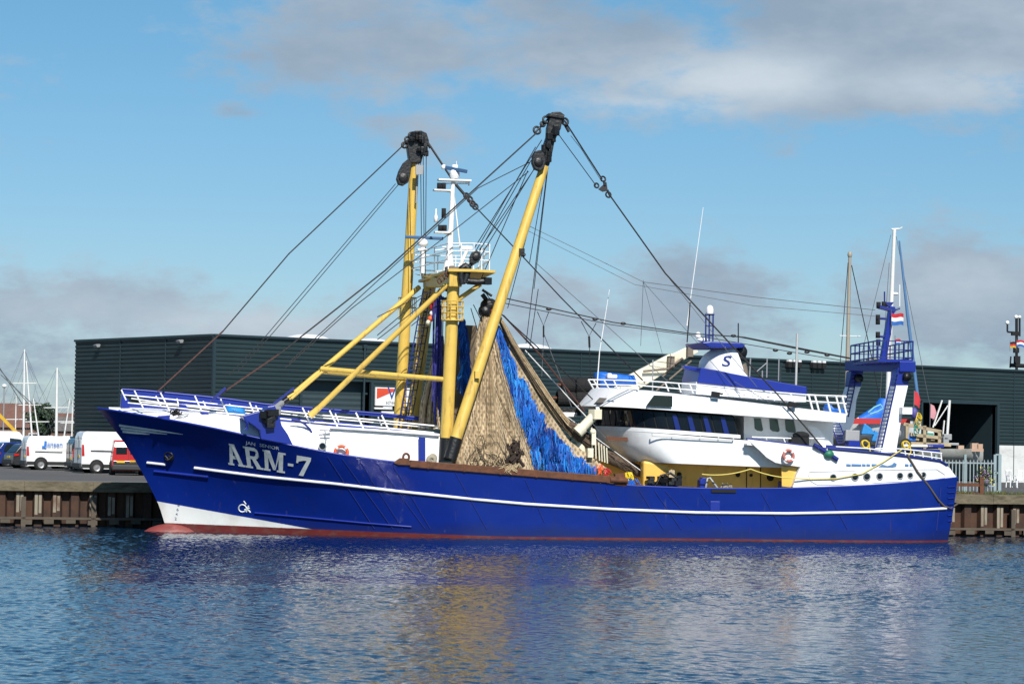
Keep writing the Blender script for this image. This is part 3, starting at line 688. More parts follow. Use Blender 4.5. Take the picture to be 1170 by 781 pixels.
railing([[(150, 455), (186, 460), (260, 466.5), (300, 470), (355, 476), (440, 483.5), (500, 489)], [(160, 459), (220, 464.5), (300, 474)]], pw2, 1.6, 'railing', m_white_tube, r=.03)
b = MB()
tp = [(139, 444.5), (165, 446), (222, 451.5), (260, 455.5), (303, 461.5), (370, 467), (440, 472.5), (500, 479.5)]
lo = [(141, 451), (165, 455), (222, 462), (260, 466), (303, 467.5), (370, 470.5), (440, 476), (500, 483)]
P0 = [S(x, y, 2.4) for x, y in tp]; P1 = [S(x, y, 2.4) for x, y in lo]
b.grid([P0, P1], False); b.grid([[p + Vector((0, .04, 0)) for p in P0], [p + Vector((0, .04, 0)) for p in P1]], False, True); b.tube(P0, .05, 6); b.build('spray_screen', m_blue, ship)
b = MB(); P0 = [S(x, y, 2.2) for x, y in ((142, 459), (190, 464), (260, 471), (300, 474), (370, 480), (440, 487), (500, 494))]
b.grid([P0, [p - Vector((0, 0, .28)) for p in P0]], False); b.grid([[p + Vector((0, .04, 0)) for p in P0], [p + Vector((0, .04, -.28)) for p in P0]], False, True); b.build('toe_board', m_blue, ship)
plate([(139, 448), (147, 456), (149, 463), (146, 467), (138, 465)], -.5, .9, 'bow_roller', m_blue, bevel=.03)
plate([(205, 461), (212, 462), (217, 468), (212, 471), (204, 469)], -1.2, .4, 'fairlead', m_blue, bevel=.02)
plate([(182, 474.5), (195, 473.5), (193, 479), (178, 477)], -2.4, .3, 'fairlead', m_blue, bevel=.02)
plate([(229, 469.5), (238, 470.5), (239, 475), (231, 474.5)], -2.0, .3, 'fairlead', m_blue, bevel=.02)
ch = MB()
for k in range(12):
    p = S(197 + k * .9, 470 + 3 * math.sin(k * .9) + k * .35, -1.9); ch.torus(p, (math.sin(k), math.cos(k), .4), .09, .03, 10, 5)
ch.build('anchor_chain', m_black, ship)
b = MB(); b.tube([S(199, 479, -2.2), S(207, 474, -2.2), S(216, 472, -2.1), (S(209, 478, -2.2)), S(203, 477, -2.2)], .03, 5); b.build('mooring_line_coil', m_grey, ship)
# blue towing pedestal with its dark sheave, the foot of the forward struts
plate([(281, 480), (277, 475), (301, 468.5), (306, 464), (314, 463), (318, 472), (322, 486), (329, 496), (335, 508.5), (298, 501.5), (297, 492), (290, 486)], -3.92, 1.6, 'towing_pedestal', m_blue, bevel=.03)
plate([(278, 476), (284, 482), (283, 491), (279, 490.5), (284, 484.5)], -3.95, .3, 'pedestal_arm', m_blue)
b = MB(); p = S(307.5, 478, -3.95); b.lathe(p, (-.2, -1, .1), [(0, -.1), (.27, -.1), (.29, .02), (.17, .05), (.17, .10), (.29, .13), (.27, .2), (0, .2)], 18); b.box(p + Vector((.1, -.1, .25)), (.5, .3, .28), .4); b.box(p + Vector((-.2, -.1, .16)), (.3, .3, .3), .9); b.box(p + Vector((.05, -.15, -.22)), (.34, .2, .3), .2); b.build('sheave', m_black, ship)
b = MB(); p = S(314, 469, -3.4); b.box(p, (.4, .4, .34), .5); b.build('shackle_block', m_grey, ship, bevel=.05)
b = MB(); b.tube([S(309, 470, -3.2), S(322, 460, -2.2)], .12, 8); b.build('block_arm', m_grey, ship)

# ---- goalpost mast, derricks and stays
def pole(p0, p1, r, name, m, n=20, par=ship, r2=None):
    b = MB(); b.tube([p0, Vector(p0).lerp(Vector(p1), .5), p1], [r, (r + (r2 or r)) / 2, r2 or r], n); return b.build(name, m, par)
VP, VS = -3.3, 3.3
pole(S(509, 526, VP), S(510.3, 500, VP), .29, 'mast_boot', m_black, r2=.285)
pole(S(510.2, 500, VP), S(518.5, 316, VP), .275, 'mast_leg', m_yellow, r2=.265)
pole(S(469, 498, VS), S(492.5, 316, VS), .28, 'mast_leg', m_yellow)
# port derrick
d0, d1 = S(514, 524, -4.0), S(622, 190, -2.4)
pole(d0, S(521, 500, -3.95), .27, 'derrick_heel', m_black)
pole(S(520.5, 502, -3.95), d1, .25, 'derrick', m_yellow, r2=.205)
def head(p, d, seg, name):
    b = MB()
    for (h0, h1, r0, r1, ox) in seg:
        a = Vector(p) + Vector(d) * h0; c = Vector(p) + Vector(d) * h1; o_ = Vector((ox, 0, 0)); b.tube([a + o_, (a + c) / 2 + o_, c + o_], [r0, (r0 + r1) / 2, r1], 14)
    return b.build(name, m_black, ship)
dd = (S(633, 130, -2.1) - d1).normalized(); Lh = (S(633, 130, -2.1) - d1).length
b = MB()
top = S(633, 130, -2.1)
def outline(px, v, th): 
    P = [S(x, y, v - th / 2) for x, y in px]; b.prism(P, (0, th, 0))
outline([(631, 128), (640, 127.5), (645.5, 131.5), (642.5, 138), (641, 147), (637, 154), (633.5, 163), (631, 176), (628, 188), (624, 194), (615, 191), (617, 180), (621, 168), (625, 156), (625.5, 146), (628, 136)], -2.2, .42)
outline([(627, 129), (645, 132), (644.5, 136), (626, 133)], -2.2, .6)
outline([(617, 171), (622, 175), (624, 184), (622, 192), (617, 195.5), (611, 193), (608.2, 186), (609, 178), (612.5, 172.5)], -2.75, .34)
for k in range(16):
    f_ = random.random(); b.box(S(636 - 14 * f_ + random.uniform(-4, 4), 135 + 48 * f_, -2.45 - random.uniform(0, .1)), (random.uniform(.1, .3), .2, random.uniform(.12, .4)), random.uniform(0, 1))
b.lathe(S(615.5, 185, -2.95), (0, -1, 0), [(.2, 0), (.2, .03), (.08, .06), (0, .06)], 14)
b.build('derrick_head', m_black, ship, bevel=.06)
# starboard derrick
e0, e1 = S(455, 500, 4.0), S(474, 182, 3.0)
pole(e0, e1, .27, 'derrick', m_yellow, r2=.215)
b = MB()
outline([(469, 153.5), (474, 149.3), (481, 149), (487.5, 152), (490, 160), (488, 170), (483.5, 177), (481.5, 186), (468.5, 186), (467, 177), (465.5, 166)], 2.9, .55)
outline([(467, 181), (470.5, 187), (469, 200), (466.5, 208.5), (461, 212), (455.5, 210.5), (453.3, 204), (456, 195), (461, 186)], 2.45, .36)
for k in range(14): b.box(S(random.uniform(469, 487), random.uniform(152, 176), 2.55 - random.uniform(0, .1)), (random.uniform(.1, .26), .2, random.uniform(.12, .36)), random.uniform(0, 1))
b.lathe(S(461, 203, 2.25), (0, -1, 0), [(.22, 0), (.22, .03), (.08, .06), (0, .06)], 14)
b.build('derrick_head', m_black, ship, bevel=.06)
b = MB(); b.box(S(479, 194, 2.2), (.34, .1, .42), rz=0); b.build('derrick_plate', m_grey, ship)
b = MB(); b.tube([S(475.5, 232, 2.75), S(478, 160, 2.75)], .05, 6); b.build('steel_pipe', m_grey, ship)
b = MB(); p = S(594, 288, -3.0); b.box(p + Vector((.06, 0, 0)), (.24, .3, .3)); b.tube([p, p + Vector((.2, -.1, -.15))], .08); b.build('derrick_lug', m_black, ship)
b = MB(); p = S(545, 428, -3.9); b.box(p, (.2, .3, .3)); b.build('derrick_lug', m_yellow, ship)
# forward struts and the cross pipes
pole(S(357, 473, -2.0), S(511, 325, VP), .118, 'forward_strut', m_yellow, 14)
pole(S(354, 475, -2.0), S(364, 466, -2.04), .15, 'strut_foot', m_yellow, 14, r2=.12)
pole(S(327, 457, -.6), S(479, 328, VS - .3), .115, 'forward_strut', m_yellow, 14)
pole(S(333, 455, -1.0), S(372, 421, -1.0), .065, 'forward_strut', m_yellow, 10)
pole(S(320, 462, -.8), S(329, 455.5, -.7), .14, 'strut_foot', m_black, 10)
pole(S(367, 421, -1.0), S(508, 433.3, VP), .105, 'cross_pipe', m_yellow, 12)
pole(S(367, 424, -1.0), S(464, 432.5, VS), .105, 'cross_pipe', m_yellow, 12)
# mast-top platform
def slab(px, th, name, m):
    pts = [S(x, y, v) for x, y, v in px]; z = sum(p.z for p in pts) / len(pts); pts = [Vector((p.x, p.y, z)) for p in pts]; b = MB(); b.prism(pts, (0, 0, -th)); return b.build(name, m, ship, bevel=.02), z
_, zpl = slab([(478, 312, 4.3), (512, 318, -3.9), (540, 318, -4.2), (566, 316, -3.8), (541, 311, 3.4), (500, 310, 4.3)], .12, 'mast_platform', m_yellow)
bm_ = MB(); a, c = S(492.5, 320, VS), S(518.5, 320, VP); bm_.bar(a + Vector((0, .6, 0)), c - Vector((0, .5, 0)), .55, .62); bm_.build('mast_crosstree', m_yellow, ship, bevel=.04)
b = MB(); b.prism([S(473, 312.8, 3.9), S(508, 319, -2.0), S(508, 323.5, -2.0)], (.08, 0, 0)); b.build('platform_bracket', m_yellow, ship)
pole(S(522, 343, VP), S(549, 324.5, VP), .10, 'platform_brace', m_yellow, 8); pole(S(480, 350, VS), S(492, 322, VS), .08, 'platform_brace', m_yellow, 8)
b = MB(); b.box(S(516.5, 310.5, -3.3), (.55, .5, .42)); b.lathe(S(516, 309, -3.3), (0, 0, 1), [(.25, 0), (.25, .12), (.1, .2), (0, .2)], 12); b.build('mast_cap', mat('brown_steel', (.16, .13, .10), .6), ship)
b = MB(); 
for x, y, rr in ((505, 318, .12), (509, 315, .12), (502, 321, .1), (512, 312.5, .1)): b.torus(S(x, y, -3.7), (.5, -1, .2), rr, .03, 12, 5)
b.build('shackle', m_rust, ship)
# warp block hanging from the mast: black curved lead and pulley
b = MB(); b.tube([S(x, y, -3.9) for x, y in ((528, 325), (526.5, 315), (528, 306), (532, 303.5), (535, 306), (533, 316), (531, 323))], .15, 10); b.build('curved_fairlead', m_black, ship)
b = MB(); outline([(540, 288), (544.5, 285.5), (549, 288.5), (550, 294), (546.5, 299.5), (541, 302.5), (537.5, 300.5), (537, 294)], -3.9, .34); b.lathe(S(544, 293, -4.1), (0, -1, 0), [(.16, 0), (.16, .03), (.05, .05), (0, .05)], 12); b.build('pulley_block', m_black, ship, bevel=.05)
b = MB(); b.tube([S(541, 299, -3.9), S(535, 305.5, -3.9)], .08, 8); b.build('block_strop', m_black, ship)
b = MB(); b.tube([S(534, 321, -3.9), S(545, 322, -3.9), S(557, 321, -3.9)], .14, 10); b.box(S(556, 321, -3.9), (.34, .3, .3), .4); b.build('boom_stub', m_black, ship)
# railed crow's nest round the port leg
zc0 = S(520, 365, VP).z; pc = S(516.8, 365, VP)
b = MB(); b.lathe(pc, (0, 0, 1), [(.25, -.06), (.47, -.06), (.47, 0), (.25, 0)], 10)
for k in range(10):
    a = 2 * math.pi * k / 10; b.tube([pc + Vector((.45 * math.cos(a), .45 * math.sin(a), 0)), pc + Vector((.45 * math.cos(a), .45 * math.sin(a), .78))], .022, 5)
for z in (.28, .54, .78): b.torus(pc + Vector((0, 0, z)), (0, 0, 1), .45, .022, 20, 5)
b.build('mast_basket', m_yellow, ship)
b = MB(); ps = S(465, 364, 3.8)
for z in (0, .5, .95): b.torus(ps + Vector((0, 0, z)), (0, 0, 1), .40, .022, 16, 5)
for k in range(8):
    a = 2 * math.pi * k / 8; b.tube([ps + Vector((.40 * math.cos(a), .40 * math.sin(a), 0)), ps + Vector((.40 * math.cos(a), .40 * math.sin(a), .95))], .02, 5)
b.build('mast_basket', m_yellow, ship)
# ladders on the starboard leg
def ladder(p0, p1, w, name, m, n, ax=(1, 0, 0)):
    p0, p1, ax = Vector(p0), Vector(p1), Vector(ax); b = MB()
    for s_ in (-1, 1): b.tube([p0 + ax * w / 2 * s_, p1 + ax * w / 2 * s_], .03, 5)
    for k in range(n): b.tube([p0.lerp(p1, (k + .5) / n) - ax * w / 2, p0.lerp(p1, (k + .5) / n) + ax * w / 2], .022, 5)
    return b.build(name, m, ship)
ladder(S(459, 494, 2.8), S(488, 330, 2.8), .34, 'mast_ladder', m_navy, 22)
ladder(S(464, 494, 2.5), S(492, 335, 2.5), .3, 'mast_ladder', mat('black_ladder', (.025, .022, .03), .6), 18)
# radar mast
rb, rt = S(512.5, 312, 0), S(518, 203, 0)
b = MB(); b.tube([rb, rb.lerp(rt, .5), rt], [.17, .12, .085], 12); b.tube([rb, rb.lerp(rt, .2)], [.30, .13], 12); b.build('radar_mast', m_white_tube, ship)
b = MB(); b.tube([S(529, 310, .4), S(518.5, 222, .1)], .035, 6); b.tube([S(505, 282, 0), S(534, 281, .5)], .03, 6); b.tube([S(497, 286, .3), S(512, 284, .2)], .03, 6); b.build('radar_mast_stay', m_white_tube, ship)
b = MB(); p = S(519, 206, 0); b.box(p, (1.45, .5, .07)); b.tube([S(500, 210, 0), S(536, 209.5, 0)], .035, 6); b.tube([S(535.5, 213, 0), S(536, 207, 0)], .03, 6); b.box(S(505, 217.5, 0), (.75, .5, .06)); b.box(S(506, 265.5, 0), (.75, .45, .06)); b.tube([S(505, 217, 0), S(517, 219, 0)], .06, 6); b.tube([S(508, 266, 0), S(514.5, 268, 0)], .06, 6); b.build('lamp_bracket', m_white_tube, ship)
for px, py, w, h in ((501.8, 212.5, .2, .27), (507, 212.5, .2, .27), (507, 243.5, .2, .42), (503, 260.5, .2, .26), (508, 260.5, .2, .26)):
    b = MB(); p = S(px, py, -.1); b.lathe(p - Vector((0, 0, h / 2)), (0, 0, 1), [(0, 0), (w / 2, 0), (w / 2, h), (0, h)], 10); b.build('navigation_lamp', m_dark, ship)
b = MB(); b.lathe(S(519.5, 204, 0), (0, 0, 1), [(.16, 0), (.22, .1), (.22, .32), (.13, .45), (.13, .6), (0, .6)], 14); b.build('scanner_pedestal', m_white_tube, ship)
b = MB(); b.bar(S(507, 191, .2), S(533.5, 196, -.5), .12, .16); b.build('radar_scanner', m_bluegrey, ship, bevel=.03); b = MB(); b.ball(S(507, 191, .2), .12); b.build('scanner_tip', m_white_tube, ship)
b = MB(); b.tube([S(522, 196, 0), S(521.5, 184, 0)], .015, 5); b.tube([S(521, 197, 0), S(520.6, 192, 0)], .02, 5); b.build('whip_aerial', m_white_tube, ship)
b = MB(); p = S(482.5, 312, 1.8); q = S(483, 280, 1.8); b.tube([p, q], .11, 10); b.ball(S(483, 277.5, 1.8), .24, 14, 8, (1, 1, .85)); b.box(S(483, 285, 1.8), (.5, .3, .08)); b.build('scanner_pedestal', m_white_tube, ship)
b = MB(); b.bar(S(463, 270.5, 2.0), S(506.5, 272.5, 1.6), .13, .14); b.build('radar_scanner', m_bluegrey, ship, bevel=.03)
b = MB(); b.lathe(S(498, 254, .6), (0, 0, 1), [(.0, 0), (.09, .02), (.09, .25), (.03, .4), (.03, .6), (0, .6)], 8); b.build('gps_aerial', m_white_tube, ship)
# white rails round the platform
rl = [(466, 3.9), (512, -3.7), (541, -4.0), (559, -3.6), (541, 3.2), (500, 4.0)]
rpnt = []
for (x, v) in rl: p = S(x, 312, v); rpnt.append(Vector((p.x, p.y, zpl)))
b = MB()
for z in (.42, .78, 1.1): b.tube([p + Vector((0, 0, z)) for p in rpnt], .026, 5, closed=True)
for i in range(len(rpnt)):
    for k in range(3 if i in (0, 3) else 2):
        p = rpnt[i].lerp(rpnt[(i + 1) % len(rpnt)], k / (3 if i in (0, 3) else 2)); b.tube([p, p + Vector((0, 0, 1.1))], .026, 5)
b.build('platform_railing', m_white_tube, ship)
b = MB(); b.tube([S(523, 309, -2), S(534, 285, -2)], .08, 8); b.box(S(533.5, 283, -2), (.45, .2, .16)); b.build('camera_post', m_white_tube, ship)

# ---- aft superstructure
def ring(uf, ub, hw, rf, zf, zb, nf=14):
    """plan outline, port half then starboard half: rounded front (depth rf) then straight sides"""
    pts = []
    for j in range(-nf, nf + 1):
        a = j / nf * math.pi / 2; v = hw * math.sin(a); u = uf + rf * (1 - math.cos(a)); pts.append((u, v))
    e = min(.12, (ub - uf - rf) * .3); pts = [(ub, -hw), (uf + rf + e * 2, -hw), (uf + rf + e, -hw)] + pts + [(uf + rf + e, hw), (uf + rf + e * 2, hw), (ub, hw)]
    return [Vector((u, v, zf + (zb - zf) * (u - uf) / (ub - uf))) for u, v in pts]
def level(front, back, hw, rf):
    f_, b_ = S(*front, 0), S(*back, -hw); return (f_.x, b_.x, hw, rf, f_.z, b_.z)
def house(levels, name, m, cap=(True, True), par=ship):
    b = MB(); rs = [ring(*L_) for L_ in levels]
    b.grid(rs, True, False)
    for r_ in rs[:1] if cap[0] else []: b.add(r_, [tuple(range(len(r_)))])
    for r_ in rs[-1:] if cap[1] else []: b.add(r_, [tuple(range(len(r_) - 1, -1, -1))])
    for i in range(len(rs) - 1): b.add([rs[i][0], rs[i][-1], rs[i + 1][-1], rs[i + 1][0]], [(0, 1, 2, 3)])
    return b.build(name, m, par)
HW = 3.55
# wheelhouse body below the windows (front rolls under), window belt, flying-bridge band
body = [level((709, 526.5), (905, 534.5), HW - .02, 1.9), level((697, 517), (905, 530), HW, 2.0), level((689, 505), (905, 520), HW, 2.1), level((684, 491), (905, 507), HW, 2.2), level((683.5, 485.5), (846, 497), HW, 2.2)]
house(body[:4], 'wheelhouse', m_white)
house([level((684, 491), (846, 500.5), HW, 2.2), level((683.5, 486.5), (846, 496.6), HW, 2.2)], 'wheelhouse_sill', m_white)
belt0, belt1 = level((684, 486.5), (843.5, 496.6), HW - .10, 2.15), level((681, 467), (838, 475), HW - .04, 2.15)
house([belt0, belt1], 'window_belt', m_dark)
def along(L_, s):  # point on the port-side outline: s 0 at the front centre, 1 at the back
    r_ = ring(*L_); r_ = r_[:len(r_) // 2 + 1][::-1]
    ls = [0]
    for i in range(1, len(r_)): ls.append(ls[-1] + (r_[i] - r_[i - 1]).length)
    d = s * ls[-1]
    for i in range(1, len(r_)):
        if d <= ls[i] + 1e-9: return r_[i - 1].lerp(r_[i], (d - ls[i - 1]) / (ls[i] - ls[i - 1]))
    return r_[-1]
NW = 15
for side in (-1, 1):
    for k in range(NW):
        s0, s1 = (k + .06) / NW, (k + .94) / NW; b = MB(); rowsw = []
        for t in (.07, .93):
            row = []
            for j in range(4):
                s_ = s0 + (s1 - s0) * j / 3; p = along(belt0, s_).lerp(along(belt1, s_), t); nrm = Vector((-1.2 * (1 - min(1, s_ * 2.5)), -1, 0)).normalized() * .025; p = p + nrm
                row.append(Vector((p.x, p.y * -side, p.z)))
            rowsw.append(row)
        b.grid(rowsw, True, side < 0); b.build('bridge_window', m_glass, ship)
for x in (768, 785, 803, 823):  # blue inner pillars seen through the glass
    b = MB(); b.prism([S(x, 473 + (x - 760) * .05, -HW - .01), S(x + 5, 473.3 + (x - 760) * .05, -HW - .01), S(x + 10.5, 493.5 + (x - 768) * .045, -HW + .02), S(x + 4.5, 493 + (x - 768) * .045, -HW + .02)], (0, .03, 0)); b.build('window_pillar', mat('blue_pillar', (.008, .02, .15), .3), ship)
fb0 = level((662.5, 463.7), (966, 482.5), HW + .28, 2.2); fb1 = level((679, 444), (967, 473), HW + .18, 2.2); fbt = level((683, 442.7), (967, 472), HW - .1, 2.1); fbi = level((684, 445), (967, 474.5), HW - .12, 2.1)
house([fb0, fb1, fbt, fbi], 'flying_bridge', m_white)
plate([(738.5, 463.3), (747.5, 451.2), (768.3, 452), (768.3, 464.5)], -HW - .40, .1, 'side_window', m_glass)
plate([(678.5, 461.8), (685.5, 454), (695.5, 454.8), (691, 462.3)], -HW + 1.3, .1, 'side_window', mat('dull_vent', (.09, .08, .075), .7))
plate([(680.5, 463.5), (684.5, 464), (686.5, 475), (683, 475)], -HW + 1.2, .08, 'window_post', m_white)
b = MB(); b.tube([S(745, 497.6, -HW - .12), S(790, 500.3, -HW - .12), S(838, 502.6, -HW - .12)], .03, 6); b.tube([S(745, 494, -HW - .12), S(745, 497.6, -HW - .12)], .03, 5); b.tube([S(838, 500, -HW - .1), S(838, 502.6, -HW - .12)], .03, 5)
for x in (768, 800, 821): b.tube([S(x, 498.9 + (x - 768) * .055, -HW - .12), S(x, 496.3 + (x - 768) * .055, -HW)], .025, 5)
b.build('grab_rail', mat('pale_grey', (.5, .51, .52), .5), ship)
plate([(693, 498.5), (725, 499.5), (726, 503.5), (694, 503)], -HW + 1.05, .08, 'name_board', m_wood)
# boat deck: shaded side wall with three windows, walkway bulwark
plate([(850, 474), (952, 479), (952, 515), (850, 508)], -2.2, 4.4, 'boat_deck_house', m_white)
for x0, x1, y0 in ((861, 871, 477.5), (878.5, 890, 478.3), (896.5, 908.5, 479.2)):
    plate([(x0 + .5, y0), (x1 - 1.5, y0 + .3), (x1 + 1.0, y0 + 13.5), (x1 - 1, y0 + 15), (x0 + 4, y0 + 14), (x0 + 1.5, y0 + 12)], -2.23, .04, 'cabin_window', m_glass2, bevel=.01)
b = MB(); b.tube([S(859, 499, -3.5), S(905, 500.5, -3.5), S(942, 500.5, -3.5)], .03, 6)
for x in (875, 895, 915): b.tube([S(x, 499.7, -3.5), S(x + 2.5, 506, -3.5)], .025, 5)
b.build('walkway_railing', m_white_tube, ship)
plate([(853.5, 501.5), (890, 505.8), (925, 509.8), (945, 513), (915.5, 533.5), (899, 531), (886, 528.4), (876, 522.5), (868, 514.5), (864, 511)], -HW - .55, .10, 'walkway_bulwark', m_white, bevel=.015)
plate([(866, 512), (905, 515), (914, 532.8), (890, 531), (872, 530.5)], -HW - .02, .12, 'bulwark_knee', m_white)
b = MB(); b.prism([S(853.5, 506, -HW - .5), S(905, 511, -HW - .5), S(945, 514, -HW - .5), S(945, 516, -HW - .5), S(853.5, 508, -HW - .5)], (0, 1.5, 0)); b.build('walkway_deck', m_white, ship)
b = MB(); b.tube([S(852.5, 501, -HW - .5), S(890, 505.3, -HW - .5), S(945, 512.5, -HW - .5)], .055, 6); b.build('bulwark_cap', m_navy, ship)
plate([(922, 486), (933, 487), (951, 508), (951, 516), (944, 516)], -2.9, .2, 'stair_side', m_white)
b = MB(); p = S(912.5, 505, -3.3); b.box(p, (.8, .5, .45)); b.ball(p + Vector((.1, 0, .3)), .3, 12, 8, (1.3, .8, .6)); b.build('covered_winch', m_dark, ship)
# working-deck house, ochre
plate([(735, 525), (898, 534), (893, 562), (735, 564)], -2.3, 4.6, 'deck_house', m_ochre)
plate([(893, 533), (914.5, 533), (902, 559), (893.5, 560)], -HW - .3, .1, 'house_end_frame', m_ochre)
plate([(680, 515), (740, 527), (740, 564), (700, 564)], -1.2, 2.4, 'deck_house_front', m_ochre)
plate([(735, 526), (765, 530), (772, 564), (735, 564)], -2.9, .6, 'casing_bulge', m_ochre, bevel=.1)
for x, y, r_ in ((776, 541.5, .10), (777.5, 544.5, .07), (843, 542, .10), (858, 542.5, .07), (880, 545, .16)):
    b = MB(); p = S(x, y, -2.33); b.lathe(p, (0, -1, 0), [(r_, 0), (r_, .05), (0, .05)], 14); b.build('vent_hole', m_dark, ship)
for x in (853, 869): 
    b = MB(); b.tube([S(x, 533, -2.32), S(x, 558, -2.32)], .02, 5); b.build('door_seam', m_dark, ship)
plate([(800, 549), (803, 545), (807, 545.5), (806, 559), (799.5, 559)], -3.6, .5, 'mooring_bitt', m_blue, bevel=.03)
plate([(892.5, 549.5), (898.5, 549), (899, 559), (892.5, 559)], -3.7, .5, 'mooring_bitt', m_blue, bevel=.03)
b = MB(); b.tube([S(806, 559, -3.7), S(808.5, 546, -3.7), S(811, 545.5, -3.7), S(821, 559, -3.7)], .05, 6); b.build('bent_handrail', m_grey, ship)
b = MB()
for k in range(14):
    x = 830 + random.uniform(-4, 6); b.tube([S(x, 558, -3.6), S(x + random.uniform(-4, 4), 551 + random.uniform(0, 5), -3.6), S(x + random.uniform(-6, 6), 557, -3.6)], .025, 5)
b.build('rope_heap', mat('old_rope', (.32, .29, .22), .9), ship)
b = MB()
for k in range(40):
    x, y = random.uniform(742, 776), random.uniform(545, 559); b.box(S(x, y, -3.2 + random.uniform(-.4, .4)), (random.uniform(.1, .5), .2, random.uniform(.08, .35)), random.uniform(0, 3))
b.tube([S(748, 557, -3.4), S(755, 543, -3.4), S(766, 540, -3.4), S(775, 546, -3.4)], .05, 6)
b.build('deck_gear', m_black, ship)
b = MB(); b.tube([S(767, 536, -3.2), S(768, 558, -3.2)], .05, 6); b.tube([S(764, 540, -3.2), S(769, 537, -3.2), S(769, 550, -3.2)], .05, 6); b.box(S(767, 541, -3.3), (.25, .2, .3)); b.build('hand_winch', mat('tan_canvas', (.42, .34, .22), .9), ship)
# poop: white after side following the hull, portholes and name panel
topp = [(905.5, 558), (906, 556), (912, 536), (916, 533), (944, 512.5), (960, 513.8), (1000, 517.5), (1040, 522), (1075, 527.2), (1085, 534), (1094, 546.5)]
b = MB(); top_r, bot_r = [], []
for x in np.linspace(906, 1093.5, 48):
    yt = interp(x, [a for a, _b in topp[1:]], [q for a, q in topp[1:]]); v = -3.9
    p = None
    for _ in range(14):
        p = S(x, yt, v); v = v * .5 - (Bd(min(LEND, p.x)) - .06) * .5
    top_r.append(p); bot_r.append(Vector((p.x, p.y, ZR(p.x) - .05)))
mid = [[a.lerp(c, k / 4) for a, c in zip(bot_r, top_r)] for k in range(5)]
b.grid(mid, True, False); b.grid(mirror(mid), True, True)
b.grid([top_r, [Vector((p.x, -p.y, p.z)) for p in top_r]], True, False)
b.add([top_r[-1], bot_r[-1], Vector((bot_r[-1].x, -bot_r[-1].y, bot_r[-1].z)), Vector((top_r[-1].x, -top_r[-1].y, top_r[-1].z))], [(3, 2, 1, 0)])
b.build('poop', m_white, ship)
def poop_px(px, py, lift=.02):
    v = -3.8
    for _ in range(14):
        p = S(px, py, v); v = v * .5 - (Bd(max(0, min(LEND, p.x))) - .06 + lift) * .5
    return S(px, py, v)
b = MB(); i0 = [i for i, p in enumerate(top_r) if p.x > S(944, 512.5, -4).x][0]; b.tube([top_r[i] + Vector((0, -.01, .02)) for i in range(i0, len(top_r) - 3)], .06, 6); b.build('poop_cap', m_navy, ship)
for x, y, r_ in ((952, 545, .135), (977, 544.6, .15), (990.5, 544.3, .15), (1005, 543.8, .14), (1028.3, 543.3, .135), (1040, 542.8, .12), (1055, 542.2, .12)):
    p = poop_px(x, y); b = MB(); b.torus(p, (0, -1, 0), r_, .025, 20, 6); o = b.build('porthole', m_grey, ship); g_ = MB(); g_.lathe(p + Vector((0, .01, 0)), (0, -1, 0), [(r_, 0), (r_ * .5, .012), (0, .014)], 18); g_.build('porthole_glass', m_glass, o)
fr = [(925, 538.5), (960, 537.8), (1000, 536.8), (1040, 536), (1070, 535.7), (1079, 541.5), (1079.5, 545.5)]; fr2 = [(1079.5, 545.5), (1040, 549), (1000, 551), (960, 553.2), (934, 553.5), (926, 549), (924, 543), (925, 538.5)]
b = MB(); b.tube([poop_px(x, y, .01) for x, y in fr + fr2[1:]], .02, 5); b.build('panel_bead', mat('bead_grey', (.6, .61, .62), .5), ship)
for (x0, x1) in ((967, 972), (973, 984), (985, 989), (990, 994), (996, 1003), (1034, 1038), (1039.5, 1042)):
    b = MB(); pts = [poop_px(x, y, .015) for x, y in ((x0, 529.7), (x1, 530), (x1, 532.6), (x0, 532.3))]; b.prism(pts, (0, -.01, 0)); b.build('stern_lettering', mat('stern_blue', (.08, .19, .38), .5), ship)
pts = [poop_px(x, y, .015) for x, y in ((1004, 533), (1008, 530.3), (1014, 532), (1019, 530.5), (1021.5, 528), (1024.5, 529.5), (1024, 532.5), (1020, 533.5))]; b = MB(); b.prism(pts, (0, -.01, 0)); b.build('stern_wave_mark', MATS['stern_blue'], ship)
# top house, sloping blue roof, funnel with S
plate([(795.5, 436), (879, 444.5), (921, 449), (921, 459), (795.5, 450)], -2.2, 2.6, 'top_house', m_white)
plate([(801, 419.5), (850, 429), (922, 441.7), (922, 450), (879, 446), (797, 437)], -2.35, 2.9, 'top_house_roof', m_blue, bevel=.03)
plate([(781, 417), (802, 420), (802, 425), (783, 421)], -1.6, .5, 'roof_canopy', m_blue, bevel=.02)
fl = [level((800, 421), (856, 431), 1.35, .7), level((801, 412), (850, 424), 1.32, .7), level((806, 404.5), (846, 411), 1.28, .7), level((813, 399.5), (842.5, 402), 1.22, .7), level((818, 397), (841, 397.5), 1.2, .7)]
house(fl, 'funnel', m_white)
plate([(801, 391), (812, 390), (846, 391.4), (852, 394), (849, 397.3), (812, 397.3)], -1.5, 3.0, 'funnel_platform', m_blue, bevel=.04)
vs, fs = text_polys('S', 1.0); xs = [v.x for v in vs]; x0, x1 = min(xs), max(xs); y0, y1 = min(v.y for v in vs), max(v.y for v in vs); q = warp_quad((827.5, 405.7), (837, 406.2), (833.5, 418.6), (824.5, 417.8))
b = MB(); P = []
for v in vs: p = q((v.x - x0) / (x1 - x0), (v.y - y0) / (y1 - y0)); P.append(S(p.x, p.y, -1.34 - .02 * (p.y - 405) / 13))
b.add(P, fs); b.build('funnel_letter', m_navy, ship)
b = MB(); b.tube([S(844.5, 399, -.9), S(847, 403, -.9), S(846, 409, -.9)], .24, 10); b.ball(S(846, 402, -.9), .32); b.build('exhaust_pipe', m_black, ship)
